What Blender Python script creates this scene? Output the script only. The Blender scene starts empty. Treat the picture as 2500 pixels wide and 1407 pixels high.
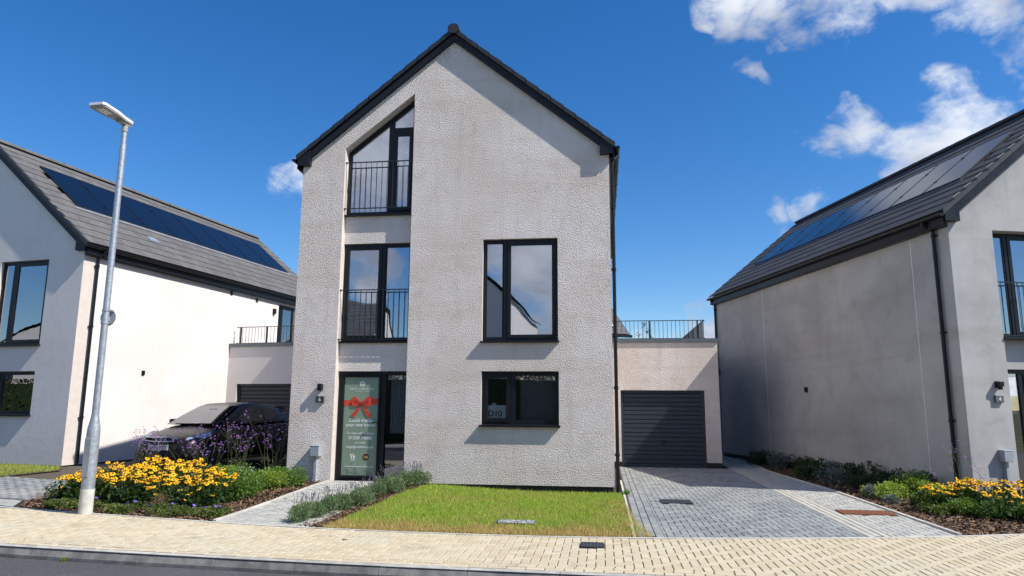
import bpy, bmesh, math, random
import numpy as np
from mathutils import Vector, Matrix
from mathutils.geometry import tessellate_polygon
random.seed(7); rng = np.random.default_rng(7)
R = math.radians
SC = bpy.context.scene; COL = SC.collection

# ------------------------------------------------------------------ camera, sky, sun
cam = bpy.data.cameras.new('camera'); camo = bpy.data.objects.new('camera', cam); COL.objects.link(camo)
PITCH, ROLL, YAW = .167, .0057, -.1284
fw = Vector((math.sin(YAW)*math.cos(PITCH), math.cos(YAW)*math.cos(PITCH), math.sin(PITCH)))
rt = Vector((math.cos(YAW), -math.sin(YAW), 0)); up = rt.cross(fw)
r2 = rt*math.cos(ROLL)+up*math.sin(ROLL); u2 = -rt*math.sin(ROLL)+up*math.cos(ROLL)
CAMP = Vector((0, -14.043, 1.5416))
camo.matrix_world = Matrix(((r2.x, u2.x, -fw.x, CAMP.x), (r2.y, u2.y, -fw.y, CAMP.y), (r2.z, u2.z, -fw.z, CAMP.z), (0, 0, 0, 1)))
cam.sensor_width = 36; cam.lens = 1702.27/2500*36; cam.clip_end = 3000; cam.clip_start = .1
SC.camera = camo
SUN_AZ, SUN_EL = 74.5, 47.4          # azimuth measured from -y towards +x
sd = Vector((math.sin(R(SUN_AZ))*math.cos(R(SUN_EL)), -math.cos(R(SUN_AZ))*math.cos(R(SUN_EL)), math.sin(R(SUN_EL))))
w = bpy.data.worlds.new('World'); SC.world = w; w.use_nodes = True
wn = w.node_tree.nodes; wl = w.node_tree.links; wn.clear()
sky = wn.new('ShaderNodeTexSky'); sky.sky_type = 'NISHITA'; sky.sun_disc = False
sky.sun_elevation = R(SUN_EL); sky.sun_rotation = math.atan2(sd.x, sd.y)
sky.air_density = 1.0; sky.dust_density = .25; sky.ozone_density = 4.0; sky.altitude = 100
hsv = wn.new('ShaderNodeHueSaturation'); hsv.inputs['Saturation'].default_value = 1.32; hsv.inputs['Value'].default_value = .93; hsv.inputs['Hue'].default_value = .506
wl.new(sky.outputs[0], hsv.inputs['Color'])
tc = wn.new('ShaderNodeTexCoord')
def wmath(op, a, b=None, c=None, clamp=False):
    n = wn.new('ShaderNodeMath'); n.operation = op; n.use_clamp = clamp
    for i, v in enumerate((a, b, c)):
        if v is None: continue
        if hasattr(v, 'links'): wl.new(v, n.inputs[i])
        else: n.inputs[i].default_value = v
    return n.outputs[0]
def wramp(v, a, b, smooth=True):
    n = wn.new('ShaderNodeMapRange'); n.interpolation_type = 'SMOOTHSTEP' if smooth else 'LINEAR'
    wl.new(v, n.inputs[0]); n.inputs[1].default_value = a; n.inputs[2].default_value = b
    return n.outputs[0]
def wnoise(scale, detail, dist=0, rough=.6, off=(0, 0, 0), zs=1.6):
    m = wn.new('ShaderNodeMapping'); m.inputs['Location'].default_value = off; m.inputs['Scale'].default_value = (1, 1, zs)
    wl.new(tc.outputs['Generated'], m.inputs[0])
    n = wn.new('ShaderNodeTexNoise'); n.inputs['Scale'].default_value = scale; n.inputs['Detail'].default_value = detail
    n.inputs['Roughness'].default_value = rough; n.inputs['Distortion'].default_value = dist
    wl.new(m.outputs[0], n.inputs['Vector']); return n.outputs[0]
# clouds: (azimuth from +y towards +x, elevation, radius in degrees, strength)
CLOUDS = [(8.6, 31.4, 1.5, .85), (12.3, 31.9, 3.2, 1.0), (14.8, 29.6, 2.3, .9), (17.5, 31.3, 3.2, 1.0), (21.5, 30.9, 3.2, .95), (25.5, 30.4, 3.3, .88),
          (29.3, 26.2, 2.5, 1.0), (28.8, 28.6, 2.4, .8), (20.8, 20.6, 2.0, .85), (18.6, 19.6, 1.8, .66), (25.4, 17.2, 3.8, 1.15), (23.0, 15.8, 2.4, .9), (28.4, 18.4, 2.4, .95), (16.3, 19.8, 1.2, .45),
          (31, 15, 4.5, 1.1), (17.2, 13.7, 1.2, .75), (15.2, 13.8, 1.2, .62), (-26.6, 17.8, 1.6, .8), (-25.2, 16.4, 1.5, .8), (12.8, 25.0, .8, .45), (8.9, 5.5, 2.0, 1.1), (4.6, 4.6, 1.8, .8), (6, 3.2, 2.4, .8),
          (11.5, 34.5, 3.6, 1.1), (24, 35.5, 5, 1.1), (38, 20, 6, 1.1), (48, 27, 9, 1.1), (62, 15, 8, 1), (-62, 12, 7, 1), (-75, 25, 9, 1),
          (198, 24, 9, 1.3), (200, 12.5, 3.2, .9), (185, 10.5, 3.6, 1.25), (190, 12, 3, 1.1), (204, 15, 3, .8), (172, 9, 5, 1.1), (225, 22, 11, 1.0), (160, 34, 9, 1), (250, 30, 11, 1), (140, 14, 7, 1), (120, 32, 8, .8), (-90, 50, 13, .9), (20, 55, 10, .9)]
acc = None
def warp(src, scale, amt, detail):
    nn = wn.new('ShaderNodeTexNoise'); nn.inputs['Scale'].default_value = scale; nn.inputs['Detail'].default_value = detail; wl.new(src, nn.inputs['Vector'])
    a = wn.new('ShaderNodeVectorMath'); a.operation = 'SUBTRACT'; wl.new(nn.outputs['Color'], a.inputs[0]); a.inputs[1].default_value = (.5, .5, .5)
    b = wn.new('ShaderNodeVectorMath'); b.operation = 'SCALE'; wl.new(a.outputs[0], b.inputs[0]); b.inputs['Scale'].default_value = amt
    c = wn.new('ShaderNodeVectorMath'); c.operation = 'ADD'; wl.new(src, c.inputs[0]); wl.new(b.outputs[0], c.inputs[1]); return c.outputs[0]
nrm = wn.new('ShaderNodeVectorMath'); nrm.operation = 'NORMALIZE'; wl.new(warp(warp(tc.outputs['Generated'], 9, .16, 2), 34, .035, 5), nrm.inputs[0])
for az, el, rad, st in CLOUDS:
    d = (math.sin(R(az))*math.cos(R(el)), math.cos(R(az))*math.cos(R(el)), math.sin(R(el)))
    v = wn.new('ShaderNodeVectorMath'); v.operation = 'DOT_PRODUCT'; wl.new(nrm.outputs[0], v.inputs[0]); v.inputs[1].default_value = d
    m = wn.new('ShaderNodeMapRange'); wl.new(v.outputs['Value'], m.inputs[0])
    m.inputs[1].default_value = math.cos(R(rad*1.45)); m.inputs[2].default_value = 1.0; m.inputs[3].default_value = 0; m.inputs[4].default_value = st
    acc = m.outputs[0] if acc is None else wmath('MAXIMUM', acc, m.outputs[0])
n1 = wnoise(7, 9, .25, .62); n2 = wnoise(26, 7, .3, .6, (3, 1, 2)); n3 = wnoise(4.5, 5, 0, .55, (9, 2, 4))
den = wmath('ADD', wmath('MULTIPLY', acc, .95), wmath('MULTIPLY', wmath('SUBTRACT', n1, .5), 1.9))
den = wmath('ADD', den, wmath('MULTIPLY', wmath('SUBTRACT', n2, .5), 1.25))
gate = wramp(acc, .02, .22)
mask = wmath('MULTIPLY', wramp(den, .20, 1.05), gate, clamp=True)
mask = wmath('MULTIPLY', mask, .96)
cr = wn.new('ShaderNodeMix'); cr.data_type = 'RGBA'
wl.new(wramp(wmath('ADD', n3, wmath('MULTIPLY', n2, .35)), .52, .82), cr.inputs[0])
cr.inputs[6].default_value = (5.6, 5.9, 6.3, 1); cr.inputs[7].default_value = (2.9, 3.2, 3.9, 1)
mx = wn.new('ShaderNodeMix'); mx.data_type = 'RGBA'
wl.new(mask, mx.inputs[0]); wl.new(hsv.outputs[0], mx.inputs[6]); wl.new(cr.outputs[2], mx.inputs[7])
bg = wn.new('ShaderNodeBackground'); bg.inputs[1].default_value = .13; wl.new(mx.outputs[2], bg.inputs[0])
wo = wn.new('ShaderNodeOutputWorld'); wl.new(bg.outputs[0], wo.inputs[0])
sl = bpy.data.lights.new('sun', 'SUN'); sl.energy = 4.9; sl.angle = R(.53); sl.color = (1, .955, .89)
so = bpy.data.objects.new('sun', sl); COL.objects.link(so); so.rotation_euler = sd.to_track_quat('Z', 'Y').to_euler(); so.location = (30, -10, 30)
SC.view_settings.view_transform = 'Standard'; SC.view_settings.look = 'None'; SC.view_settings.exposure = 0.36; SC.view_settings.gamma = 1
SC.view_settings.use_curve_mapping = False

# ------------------------------------------------------------------ materials
class NT:
    def __init__(s, name):
        s.m = bpy.data.materials.new(name); s.m.use_nodes = True; s.n = s.m.node_tree.nodes; s.l = s.m.node_tree.links; s.n.clear()
        s.out = s.n.new('ShaderNodeOutputMaterial')
    def set(s, inp, v):
        if v is None: return
        if hasattr(v, 'links'): s.l.new(v, inp)
        else:
            if isinstance(v, (tuple, list)) and len(v) == 3 and inp.type == 'RGBA': v = (*v, 1)
            inp.default_value = v
    def math(s, op, a, b=None, clamp=False):
        n = s.n.new('ShaderNodeMath'); n.operation = op; n.use_clamp = clamp; s.set(n.inputs[0], a); s.set(n.inputs[1], b); return n.outputs[0]
    def coord(s, which='Object', scale=(1, 1, 1), loc=(0, 0, 0), rot=(0, 0, 0)):
        if which == 'World': src = s.n.new('ShaderNodeNewGeometry').outputs['Position']
        else: src = s.n.new('ShaderNodeTexCoord').outputs[which]
        m = s.n.new('ShaderNodeMapping'); m.inputs['Scale'].default_value = scale; m.inputs['Location'].default_value = loc; m.inputs['Rotation'].default_value = rot
        s.l.new(src, m.inputs[0]); return m.outputs[0]
    def noise(s, vec, scale, detail=3, rough=.5, dist=0):
        n = s.n.new('ShaderNodeTexNoise'); s.set(n.inputs['Vector'], vec); n.inputs['Scale'].default_value = scale
        n.inputs['Detail'].default_value = detail; n.inputs['Roughness'].default_value = rough; n.inputs['Distortion'].default_value = dist; return n.outputs[0]
    def vor(s, vec, scale, feat='F1'):
        n = s.n.new('ShaderNodeTexVoronoi'); n.feature = feat; s.set(n.inputs['Vector'], vec); n.inputs['Scale'].default_value = scale; return n.outputs[0]
    def ramp(s, v, a, b, c=0, d=1):
        n = s.n.new('ShaderNodeMapRange'); n.interpolation_type = 'SMOOTHSTEP'; s.set(n.inputs[0], v)
        for i, x in enumerate((a, b, c, d)): n.inputs[i+1].default_value = x
        return n.outputs[0]
    def mix(s, f, a, b, mode='MIX'):
        n = s.n.new('ShaderNodeMix'); n.data_type = 'RGBA'; n.blend_type = mode; s.set(n.inputs[0], f); s.set(n.inputs[6], a); s.set(n.inputs[7], b); return n.outputs[2]
    def bump(s, h, strength=.5, dist=.01):
        n = s.n.new('ShaderNodeBump'); s.set(n.inputs['Height'], h); n.inputs['Strength'].default_value = strength; n.inputs['Distance'].default_value = dist; return n.outputs[0]
    def rand(s):
        a = s.n.new('ShaderNodeObjectInfo').outputs['Random']; b = s.n.new('ShaderNodeNewGeometry').outputs['Random Per Island']
        return s.math('FRACT', s.math('ADD', a, b))
    def bsdf(s, col, rough=.7, metal=0, normal=None, spec=.5, coat=0, **k):
        n = s.n.new('ShaderNodeBsdfPrincipled'); s.set(n.inputs['Base Color'], col); s.set(n.inputs['Roughness'], rough); n.inputs['Metallic'].default_value = metal
        n.inputs['Specular IOR Level'].default_value = spec; n.inputs['Coat Weight'].default_value = coat
        if normal is not None: s.l.new(normal, n.inputs['Normal'])
        return n.outputs[0]
    def finish(s, sh): s.l.new(sh, s.out.inputs[0]); return s.m
def simple(name, col, rough=.6, metal=0, var=.12, scale=9, bump=0, bscale=120, spec=.5, coat=0, perpiece=0):
    t = NT(name); v = t.coord('World')
    f = t.noise(v, scale, 5, .6)
    c = t.mix(t.ramp(f, .3, .7), tuple(x*(1-var) for x in col), tuple(min(1, x*(1+var)) for x in col))
    if perpiece:
        k = t.ramp(t.rand(), 0, 1, 1-perpiece, 1+perpiece)
        n = t.n.new('ShaderNodeVectorMath'); n.operation = 'SCALE'; t.l.new(c, n.inputs[0]); t.l.new(k, n.inputs['Scale']); c = n.outputs[0]
    nb = t.bump(t.noise(v, bscale, 3), bump, .004) if bump else None
    return t.finish(t.bsdf(c, t.ramp(f, .2, .8, max(0, rough-.07), min(1, rough+.07)), metal, nb, spec, coat))
def render_wall(name, base, tint, texture, bscale, streak=.3, seed=0., low=1.):
    t = NT(name); v = t.coord('World', loc=(seed, seed, seed))
    big = t.noise(v, .55, 5, .6, .4); mid = t.noise(v, 2.2, 6, .62, .5)
    st = t.noise(t.coord('World', (3.0, 3.0, .35), loc=(seed, 0, 0)), 1.4, 5, .6)
    bands = t.noise(t.coord('World', (.25, .25, 2.2), loc=(seed, 3, 1)), 1.0, 4, .55, .3)
    c = t.mix(t.ramp(big, .35, .68), base, tint)
    c = t.mix(t.math('MULTIPLY', t.ramp(mid, .5, .75), streak), c, tuple(x*.72 for x in tint))
    c = t.mix(t.math('MULTIPLY', t.ramp(bands, .50, .72), streak*1.0), c, tuple(x*a for x, a in zip(tint, (.86, .8, .74))))
    c = t.mix(t.math('MULTIPLY', t.ramp(st, .50, .74), streak*.85), c, tuple(x*.8 for x in tint))
    if texture:
        w1 = t.noise(v, bscale, 3, .6, .4); w2 = t.vor(v, bscale*1.5)
        h = t.math('ADD', t.ramp(w1, .34, .66), t.math('MULTIPLY', w2, -.35))
        nb = t.bump(h, 1.0, texture)
        c = t.mix(t.math('MULTIPLY', t.ramp(t.noise(v, bscale*1.3, 3, .6), .52, .70), .30), c, (base[0]*.82, base[1]*.74, base[2]*.56))
    else:
        nb = t.bump(t.math('ADD', t.noise(v, 45, 4, .6), t.math('MULTIPLY', t.noise(v, 6, 3), 1.5)), .35, .006)
    return t.finish(t.bsdf(c, .88, 0, nb, .2))
def glass_mat(name, fac=.36, tint=(.55, .58, .62), wav=.0):
    t = NT(name); v = t.coord('World')
    g = t.n.new('ShaderNodeBsdfGlossy'); g.inputs['Roughness'].default_value = .0; g.inputs['Color'].default_value = (.88, .9, .97, 1)
    tr = t.n.new('ShaderNodeBsdfTransparent'); tr.inputs[0].default_value = (*tint, 1)
    if wav: t.l.new(t.bump(t.noise(v, .9, 1.5, .5, .6), 1, wav), g.inputs['Normal'])
    fr = t.n.new('ShaderNodeFresnel'); fr.inputs[0].default_value = 1.5
    f = t.math('ADD', t.math('MULTIPLY', fr.outputs[0], .9), fac-.04, clamp=True)
    mxs = t.n.new('ShaderNodeMixShader'); t.l.new(f, mxs.inputs[0]); t.l.new(tr.outputs[0], mxs.inputs[1]); t.l.new(g.outputs[0], mxs.inputs[2])
    return t.finish(mxs.outputs[0])
def leaf_mat(name, c1, c2, trans=.3, scale=3, rough=.5, attr=None):
    t = NT(name)
    r = t.rand(); v = t.coord('World'); f = t.ramp(t.noise(v, scale, 4), .3, .7)
    col = t.mix(t.math('ADD', t.math('MULTIPLY', r, .55), t.math('MULTIPLY', f, .45)), c1, c2)
    p = t.bsdf(col, rough, 0, None, .35)
    tl = t.n.new('ShaderNodeBsdfTranslucent'); t.l.new(t.mix(.5, col, tuple(min(1, a*b) for a, b in zip(c2, (1.3, 1.35, .7)))), tl.inputs[0])
    m = t.n.new('ShaderNodeMixShader'); m.inputs[0].default_value = trans; t.l.new(p, m.inputs[1]); t.l.new(tl.outputs[0], m.inputs[2])
    return t.finish(m.outputs[0])
def paver_mat(name, c1, c2, c3):
    t = NT(name); v = t.coord('World'); r = t.rand()
    col = t.mix(t.ramp(r, .1, .9), c1, c2)
    col = t.mix(t.math('MULTIPLY', t.ramp(t.noise(v, 1.1, 5, .6, .4), .5, .72), .75), col, c3)
    sp = t.noise(v, 260, 2); col = t.mix(t.math('MULTIPLY', t.ramp(sp, .55, .75), .25), col, tuple(x*.6 for x in c1))
    d = t.noise(v, 2.6, 7, .7, .5); col = t.mix(t.math('MULTIPLY', t.ramp(d, .52, .74), .36), col, (.1, .09, .075))
    return t.finish(t.bsdf(col, .8, 0, t.bump(t.noise(v, 190, 3), .35, .003), .3))
M = {}
M['roughcast'] = render_wall('roughcast', (.86, .785, .735), (.76, .665, .595), .0108, 40, .44)
M['roughcast_panel'] = render_wall('roughcast_panel', (.80, .73, .68), (.72, .65, .59), .008, 40, .25, 4)
M['pink_render'] = render_wall('pink_render', (.75, .712, .68), (.71, .66, .62), 0, 1, .12, 11)
M['grey_render'] = render_wall('grey_render', (.46, .455, .44), (.365, .362, .352), 0, 1, .36, 23)
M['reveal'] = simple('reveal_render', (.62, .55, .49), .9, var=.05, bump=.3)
M['anthracite'] = simple('anthracite_upvc', (.0085, .010, .0135), .38, var=.1, scale=4, spec=.3)
M['black'] = simple('black_plastic', (.008, .009, .011), .35, var=.15, spec=.3)
M['dpc'] = simple('black_damp_course', (.012, .012, .013), .6)
M['rail'] = simple('black_railing_paint', (.014, .015, .018), .35)
M['tile'] = simple('grey_roof_tile', (.112, .108, .105), .8, var=.12, scale=5, bump=.5, bscale=150, perpiece=.10)
M['tile_dark'] = simple('dark_roof_tile', (.05, .05, .053), .72, var=.12, scale=5, bump=.5, bscale=150, perpiece=.12)
M['verge'] = simple('verge_plastic', (.022, .023, .026), .5)
M['verge_pale'] = simple('verge_mortar', (.36, .34, .28), .8)
M['coping'] = simple('grey_coping', (.13, .15, .165), .4, .2)
M['garage_grey'] = simple('garage_door_grey', (.034, .043, .054), .45, var=.07, spec=.3)
M['galv'] = simple('galvanised_steel', (.40, .43, .46), .48, .55, var=.14, scale=22)
M['galv_base'] = simple('cream_lamp_base', (.55, .54, .48), .6)
M['white_plastic'] = simple('white_plastic', (.75, .76, .78), .45)
M['lamp_under'] = simple('lantern_underside', (.34, .33, .31), .5)
M['utility'] = simple('utility_box_grey', (.34, .38, .41), .45, .1, var=.06)
M['silver'] = simple('silver_flashing', (.6, .62, .65), .35, .7)
M['chrome'] = simple('chrome', (.75, .77, .8), .12, 1)
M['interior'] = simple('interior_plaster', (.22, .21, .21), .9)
M['interior_floor'] = simple('interior_floor', (.12, .10, .08), .8)
M['curtain'] = simple('curtain_fabric', (.5, .5, .54), .9, var=.1)
M['blind'] = simple('blind_fabric', (.20, .175, .185), .9, var=.05)
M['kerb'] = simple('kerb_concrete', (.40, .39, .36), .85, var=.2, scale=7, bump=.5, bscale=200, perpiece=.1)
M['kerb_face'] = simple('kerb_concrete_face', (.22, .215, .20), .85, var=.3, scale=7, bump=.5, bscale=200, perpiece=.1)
M['edging'] = simple('edging_concrete', (.52, .50, .45), .85, var=.15, scale=6, perpiece=.06)
M['paver_tan'] = paver_mat('tan_paver', (.50, .42, .28), (.56, .485, .345), (.49, .455, .34))
M['paver_grey'] = paver_mat('grey_paver', (.195, .208, .208), (.275, .285, .277), (.34, .34, .315))
M['paver_pale'] = paver_mat('pale_paver', (.35, .35, .32), (.44, .43, .38), (.40, .40, .36))
M['paver_cream'] = paver_mat('cream_paver', (.43, .41, .345), (.48, .46, .39), (.43, .41, .36))
M['jointing'] = simple('jointing_sand', (.085, .068, .045), .95, bump=.3)
M['earth'] = simple('dark_earth', (.035, .025, .018), .95, var=.3, bump=.6, bscale=60)
M['iron'] = simple('cast_iron', (.045, .052, .065), .55, .3)
M['rust'] = simple('rusty_iron', (.24, .09, .04), .85, var=.3, scale=40)
M['stone_chips'] = simple('stone_chips', (.34, .34, .36), .8, perpiece=.4)
M['carpaint'] = simple('black_car_paint', (.0115, .009, .011), .3, var=.05, spec=.3)
M['carglass_dark'] = glass_mat('dark_car_glass', .10, (.12, .12, .13))
M['carglass'] = glass_mat('windscreen_glass', .30, (.55, .64, .59))
M['rubber'] = simple('tyre_rubber', (.014, .014, .014), .8)
M['alloy'] = simple('alloy_grey', (.11, .115, .12), .35, .7)
M['lamp_lens'] = simple('headlamp_lens', (.30, .34, .40), .15, .5, var=.5, scale=30)
M['plate'] = simple('number_plate', (.62, .62, .60), .5)
M['glass'] = glass_mat('window_glass', .36, (.80, .83, .86), .0035)
M['glass_low'] = glass_mat('ground_floor_glass', .13, (.88, .9, .92), .002)
M['glass_side'] = glass_mat('far_window_glass', .3, (.6, .63, .67), .002)
M['solar_frame'] = simple('solar_frame', (.012, .012, .014), .4)
M['wood'] = simple('pallet_wood', (.30, .21, .12), .85, var=.3, scale=8, perpiece=.2)
M['slate'] = simple('number_slate', (.04, .043, .05), .6)
M['slate_grey'] = simple('number_slate_grey', (.10, .115, .12), .6)
M['white'] = simple('white_print', (.78, .79, .78), .6, var=.02)
M['ink'] = simple('black_print', (.01, .012, .018), .6)
M['poster'] = simple('poster_green', (.205, .285, .205), .55, var=.06, scale=1.2)
M['poster_dark'] = simple('poster_leaf_print', (.10, .145, .105), .55, var=.06)
M['ribbon'] = simple('ribbon_red', (.62, .055, .025), .5, var=.2, scale=14)
M['ribbon_dark'] = simple('ribbon_fold_red', (.38, .03, .018), .5, var=.1)
M['gold'] = simple('gold_print', (.55, .36, .09), .5)
M['brown'] = simple('badge_dark', (.02, .018, .014), .6)
M['paper'] = simple('paper_sheet', (.84, .88, .88), .7, var=.02)
t = NT('solar_glass'); M['solar'] = t.finish(t.bsdf((.004, .007, .016), .16, 0, None, .22, 0))
t = NT('asphalt'); v = t.coord('World'); sp = t.noise(v, 130, 3, .6)
c = t.mix(t.ramp(sp, .4, .72), (.055, .053, .056), (.15, .145, .15)); c = t.mix(t.math('MULTIPLY', t.ramp(t.noise(v, 1.2, 5), .45, .75), .5), c, (.13, .125, .13))
M['asphalt'] = t.finish(t.bsdf(c, .88, 0, t.bump(t.vor(v, 110), .8, .008), .3))
t = NT('field'); v = t.coord('World'); c = t.mix(t.ramp(t.noise(v, .6, 6, .65), .35, .7), (.045, .07, .02), (.11, .115, .045)); M['field'] = t.finish(t.bsdf(c, .95, 0, None, .1))
M['mulch'] = simple('bark_mulch', (.15, .088, .05), .9, var=.3, scale=30, perpiece=.75)
M['stem'] = leaf_mat('stem_green', (.06, .10, .03), (.10, .14, .05), .1)
M['rud_leaf'] = leaf_mat('rudbeckia_leaf', (.022, .05, .014), (.055, .11, .025), .3)
M['rud_petal'] = leaf_mat('rudbeckia_petal', (.95, .46, .004), (1.0, .62, .01), .25)
M['rud_cone'] = simple('rudbeckia_cone', (.03, .014, .008), .8)
M['shrub'] = leaf_mat('shrub_leaf', (.045, .10, .015), (.17, .29, .045), .35)
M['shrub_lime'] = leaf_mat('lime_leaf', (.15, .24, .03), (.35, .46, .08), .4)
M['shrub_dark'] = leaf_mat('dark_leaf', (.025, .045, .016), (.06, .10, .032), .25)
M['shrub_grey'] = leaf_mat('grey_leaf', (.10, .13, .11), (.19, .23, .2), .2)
M['cover'] = leaf_mat('geranium_leaf', (.045, .085, .016), (.15, .19, .04), .3)
M['lav_leaf'] = leaf_mat('lavender_leaf', (.085, .145, .06), (.24, .32, .16), .25)
M['lav_spike'] = leaf_mat('lavender_spike', (.11, .10, .14), (.22, .19, .27), .15)
M['verb'] = leaf_mat('verbena_flower', (.32, .13, .55), (.60, .32, .80), .25)
M['verb_stem'] = leaf_mat('verbena_stem', (.07, .09, .035), (.14, .17, .07), .1)
M['ger'] = leaf_mat('geranium_flower', (.16, .10, .62), (.28, .18, .80), .3)
M['dry'] = leaf_mat('dry_seedheads', (.22, .13, .06), (.38, .26, .13), .2)
M['white_flower'] = leaf_mat('white_flower', (.6, .62, .55), (.8, .8, .75), .2)
M['dry_leaf'] = leaf_mat('hedge_leaf', (.06, .055, .02), (.16, .12, .05), .3)
M['tree'] = leaf_mat('tree_leaf', (.05, .10, .02), (.16, .24, .05), .35)
M['bark'] = simple('bark', (.10, .075, .05), .9, bump=.5)
M['leaf_litter'] = simple('dry_leaf', (.07, .04, .025), .8)
t = NT('lawn_blade'); at = t.n.new('ShaderNodeAttribute'); at.attribute_name = 'dry'; v = t.coord('World')
g = t.mix(t.rand(), (.20, .36, .025), (.50, .66, .085)); g = t.mix(t.ramp(t.noise(v, 1.6, 4), .4, .7), g, (.40, .48, .08))
dr = t.mix(t.rand(), (.45, .32, .09), (.72, .55, .22)); g = t.mix(at.outputs['Fac'], g, dr)
pp = t.bsdf(g, .55, 0, None, .3); tl = t.n.new('ShaderNodeBsdfTranslucent'); t.l.new(g, tl.inputs[0]); ms = t.n.new('ShaderNodeMixShader'); ms.inputs[0].default_value = .35
t.l.new(pp, ms.inputs[1]); t.l.new(tl.outputs[0], ms.inputs[2]); M['grass'] = t.finish(ms.outputs[0])

# ------------------------------------------------------------------ helpers
def tag(o, label=None, cat=None, group=None, kind=None):
    if label: o['label'] = label
    if cat: o['category'] = cat
    if group: o['group'] = group
    if kind: o['kind'] = kind
    return o
def empty(name, loc=(0, 0, 0), rz=0, label=None, cat=None, group=None):
    o = bpy.data.objects.new(name, None); COL.objects.link(o); o.location = loc; o.rotation_euler = (0, 0, rz); o.empty_display_size = .2
    return tag(o, label, cat, group)
def link(name, me, parent=None, loc=None, rot=None):
    o = bpy.data.objects.new(name, me); COL.objects.link(o)
    if parent: o.parent = parent
    if loc is not None: o.location = loc
    if rot is not None: o.rotation_euler = rot
    return o
class MB:
    def __init__(s): s.v = []; s.f = []; s.mi = []; s.cur = 0
    def add(s, vs, fs, T=None):
        b = len(s.v)
        s.v += [tuple(T @ Vector(v)) if T else tuple(v) for v in vs]
        s.f += [tuple(b+i for i in f) for f in fs]; s.mi += [s.cur]*len(fs); return s
    def box(s, x0, x1, y0, y1, z0, z1, T=None):
        if x0 > x1: x0, x1 = x1, x0
        if y0 > y1: y0, y1 = y1, y0
        vs = [(x0, y0, z0), (x1, y0, z0), (x1, y1, z0), (x0, y1, z0), (x0, y0, z1), (x1, y0, z1), (x1, y1, z1), (x0, y1, z1)]
        return s.add(vs, [(0, 3, 2, 1), (4, 5, 6, 7), (0, 1, 5, 4), (1, 2, 6, 5), (2, 3, 7, 6), (3, 0, 4, 7)], T)
    def bbox(s, x0, x1, y0, y1, z0, z1, b=.004, T=None):      # box with chamfered front (-y) edges
        vs = [(x0, y1, z0), (x1, y1, z0), (x1, y1, z1), (x0, y1, z1), (x0, y0+b, z0), (x1, y0+b, z0), (x1, y0+b, z1), (x0, y0+b, z1),
              (x0+b, y0, z0+b), (x1-b, y0, z0+b), (x1-b, y0, z1-b), (x0+b, y0, z1-b)]
        return s.add(vs, [(0, 3, 2, 1), (0, 1, 5, 4), (1, 2, 6, 5), (2, 3, 7, 6), (3, 0, 4, 7), (4, 5, 9, 8), (5, 6, 10, 9), (6, 7, 11, 10), (7, 4, 8, 11), (8, 9, 10, 11)], T)
    def tube(s, path, r, n=8, cap=True, T=None):
        P = [Vector(p) for p in path]; rr = r if isinstance(r, (list, tuple)) else [r]*len(P); vs = []; fs = []
        prev = None
        for i, p in enumerate(P):
            d = (P[min(i+1, len(P)-1)]-P[max(i-1, 0)]).normalized()
            if prev is None: a = d.orthogonal().normalized()
            else: a = (prev-d*prev.dot(d)); a = a.normalized() if a.length > 1e-6 else d.orthogonal().normalized()
            prev = a; b = d.cross(a)
            vs += [tuple(p+(a*math.cos(2*math.pi*k/n)+b*math.sin(2*math.pi*k/n))*rr[i]) for k in range(n)]
        for i in range(len(P)-1):
            for k in range(n): fs.append((i*n+k, i*n+(k+1) % n, (i+1)*n+(k+1) % n, (i+1)*n+k))
        if cap: fs += [tuple(range(n-1, -1, -1)), tuple((len(P)-1)*n+k for k in range(n))]
        return s.add(vs, fs, T)
    def prism(s, poly, a, b, axis='y', T=None):               # poly in the other two axes, extruded a->b
        n = len(poly)
        def P(p, t): return (p[0], t, p[1]) if axis == 'y' else ((t, p[0], p[1]) if axis == 'x' else (p[0], p[1], t))
        vs = [P(p, a) for p in poly]+[P(p, b) for p in poly]
        area = sum(poly[i][0]*poly[(i+1) % n][1]-poly[(i+1) % n][0]*poly[i][1] for i in range(n))
        fs = [tuple(range(n)), tuple(range(2*n-1, n-1, -1))]+[(i, i+n, (i+1) % n+n, (i+1) % n) for i in range(n)]
        return s.add(vs, fs, T)
    def lathe(s, prof, n=16, T=None):
        vs = []; fs = []
        for (r, z) in prof: vs += [(r*math.cos(2*math.pi*k/n), r*math.sin(2*math.pi*k/n), z) for k in range(n)]
        for i in range(len(prof)-1):
            for k in range(n): fs.append((i*n+k, i*n+(k+1) % n, (i+1)*n+(k+1) % n, (i+1)*n+k))
        fs += [tuple(range(n-1, -1, -1)), tuple((len(prof)-1)*n+k for k in range(n))]
        return s.add(vs, fs, T)
    def mesh(s, name, mats, smooth=False, fixn=True):
        me = bpy.data.meshes.new(name); me.from_pydata(s.v, [], s.f)
        for m in (mats if isinstance(mats, (list, tuple)) else [mats]): me.materials.append(m)
        if any(s.mi): me.polygons.foreach_set('material_index', s.mi)
        if fixn:
            bm = bmesh.new(); bm.from_mesh(me); bmesh.ops.recalc_face_normals(bm, faces=bm.faces); bm.to_mesh(me); bm.free()
        if smooth:
            me.polygons.foreach_set('use_smooth', [True]*len(me.polygons)); me.set_sharp_from_angle(angle=R(40))
        me.update(); return me
    def build(s, name, mats, parent=None, smooth=False, loc=None, rot=None):
        return link(name, s.mesh(name, mats, smooth), parent, loc, rot)
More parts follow.
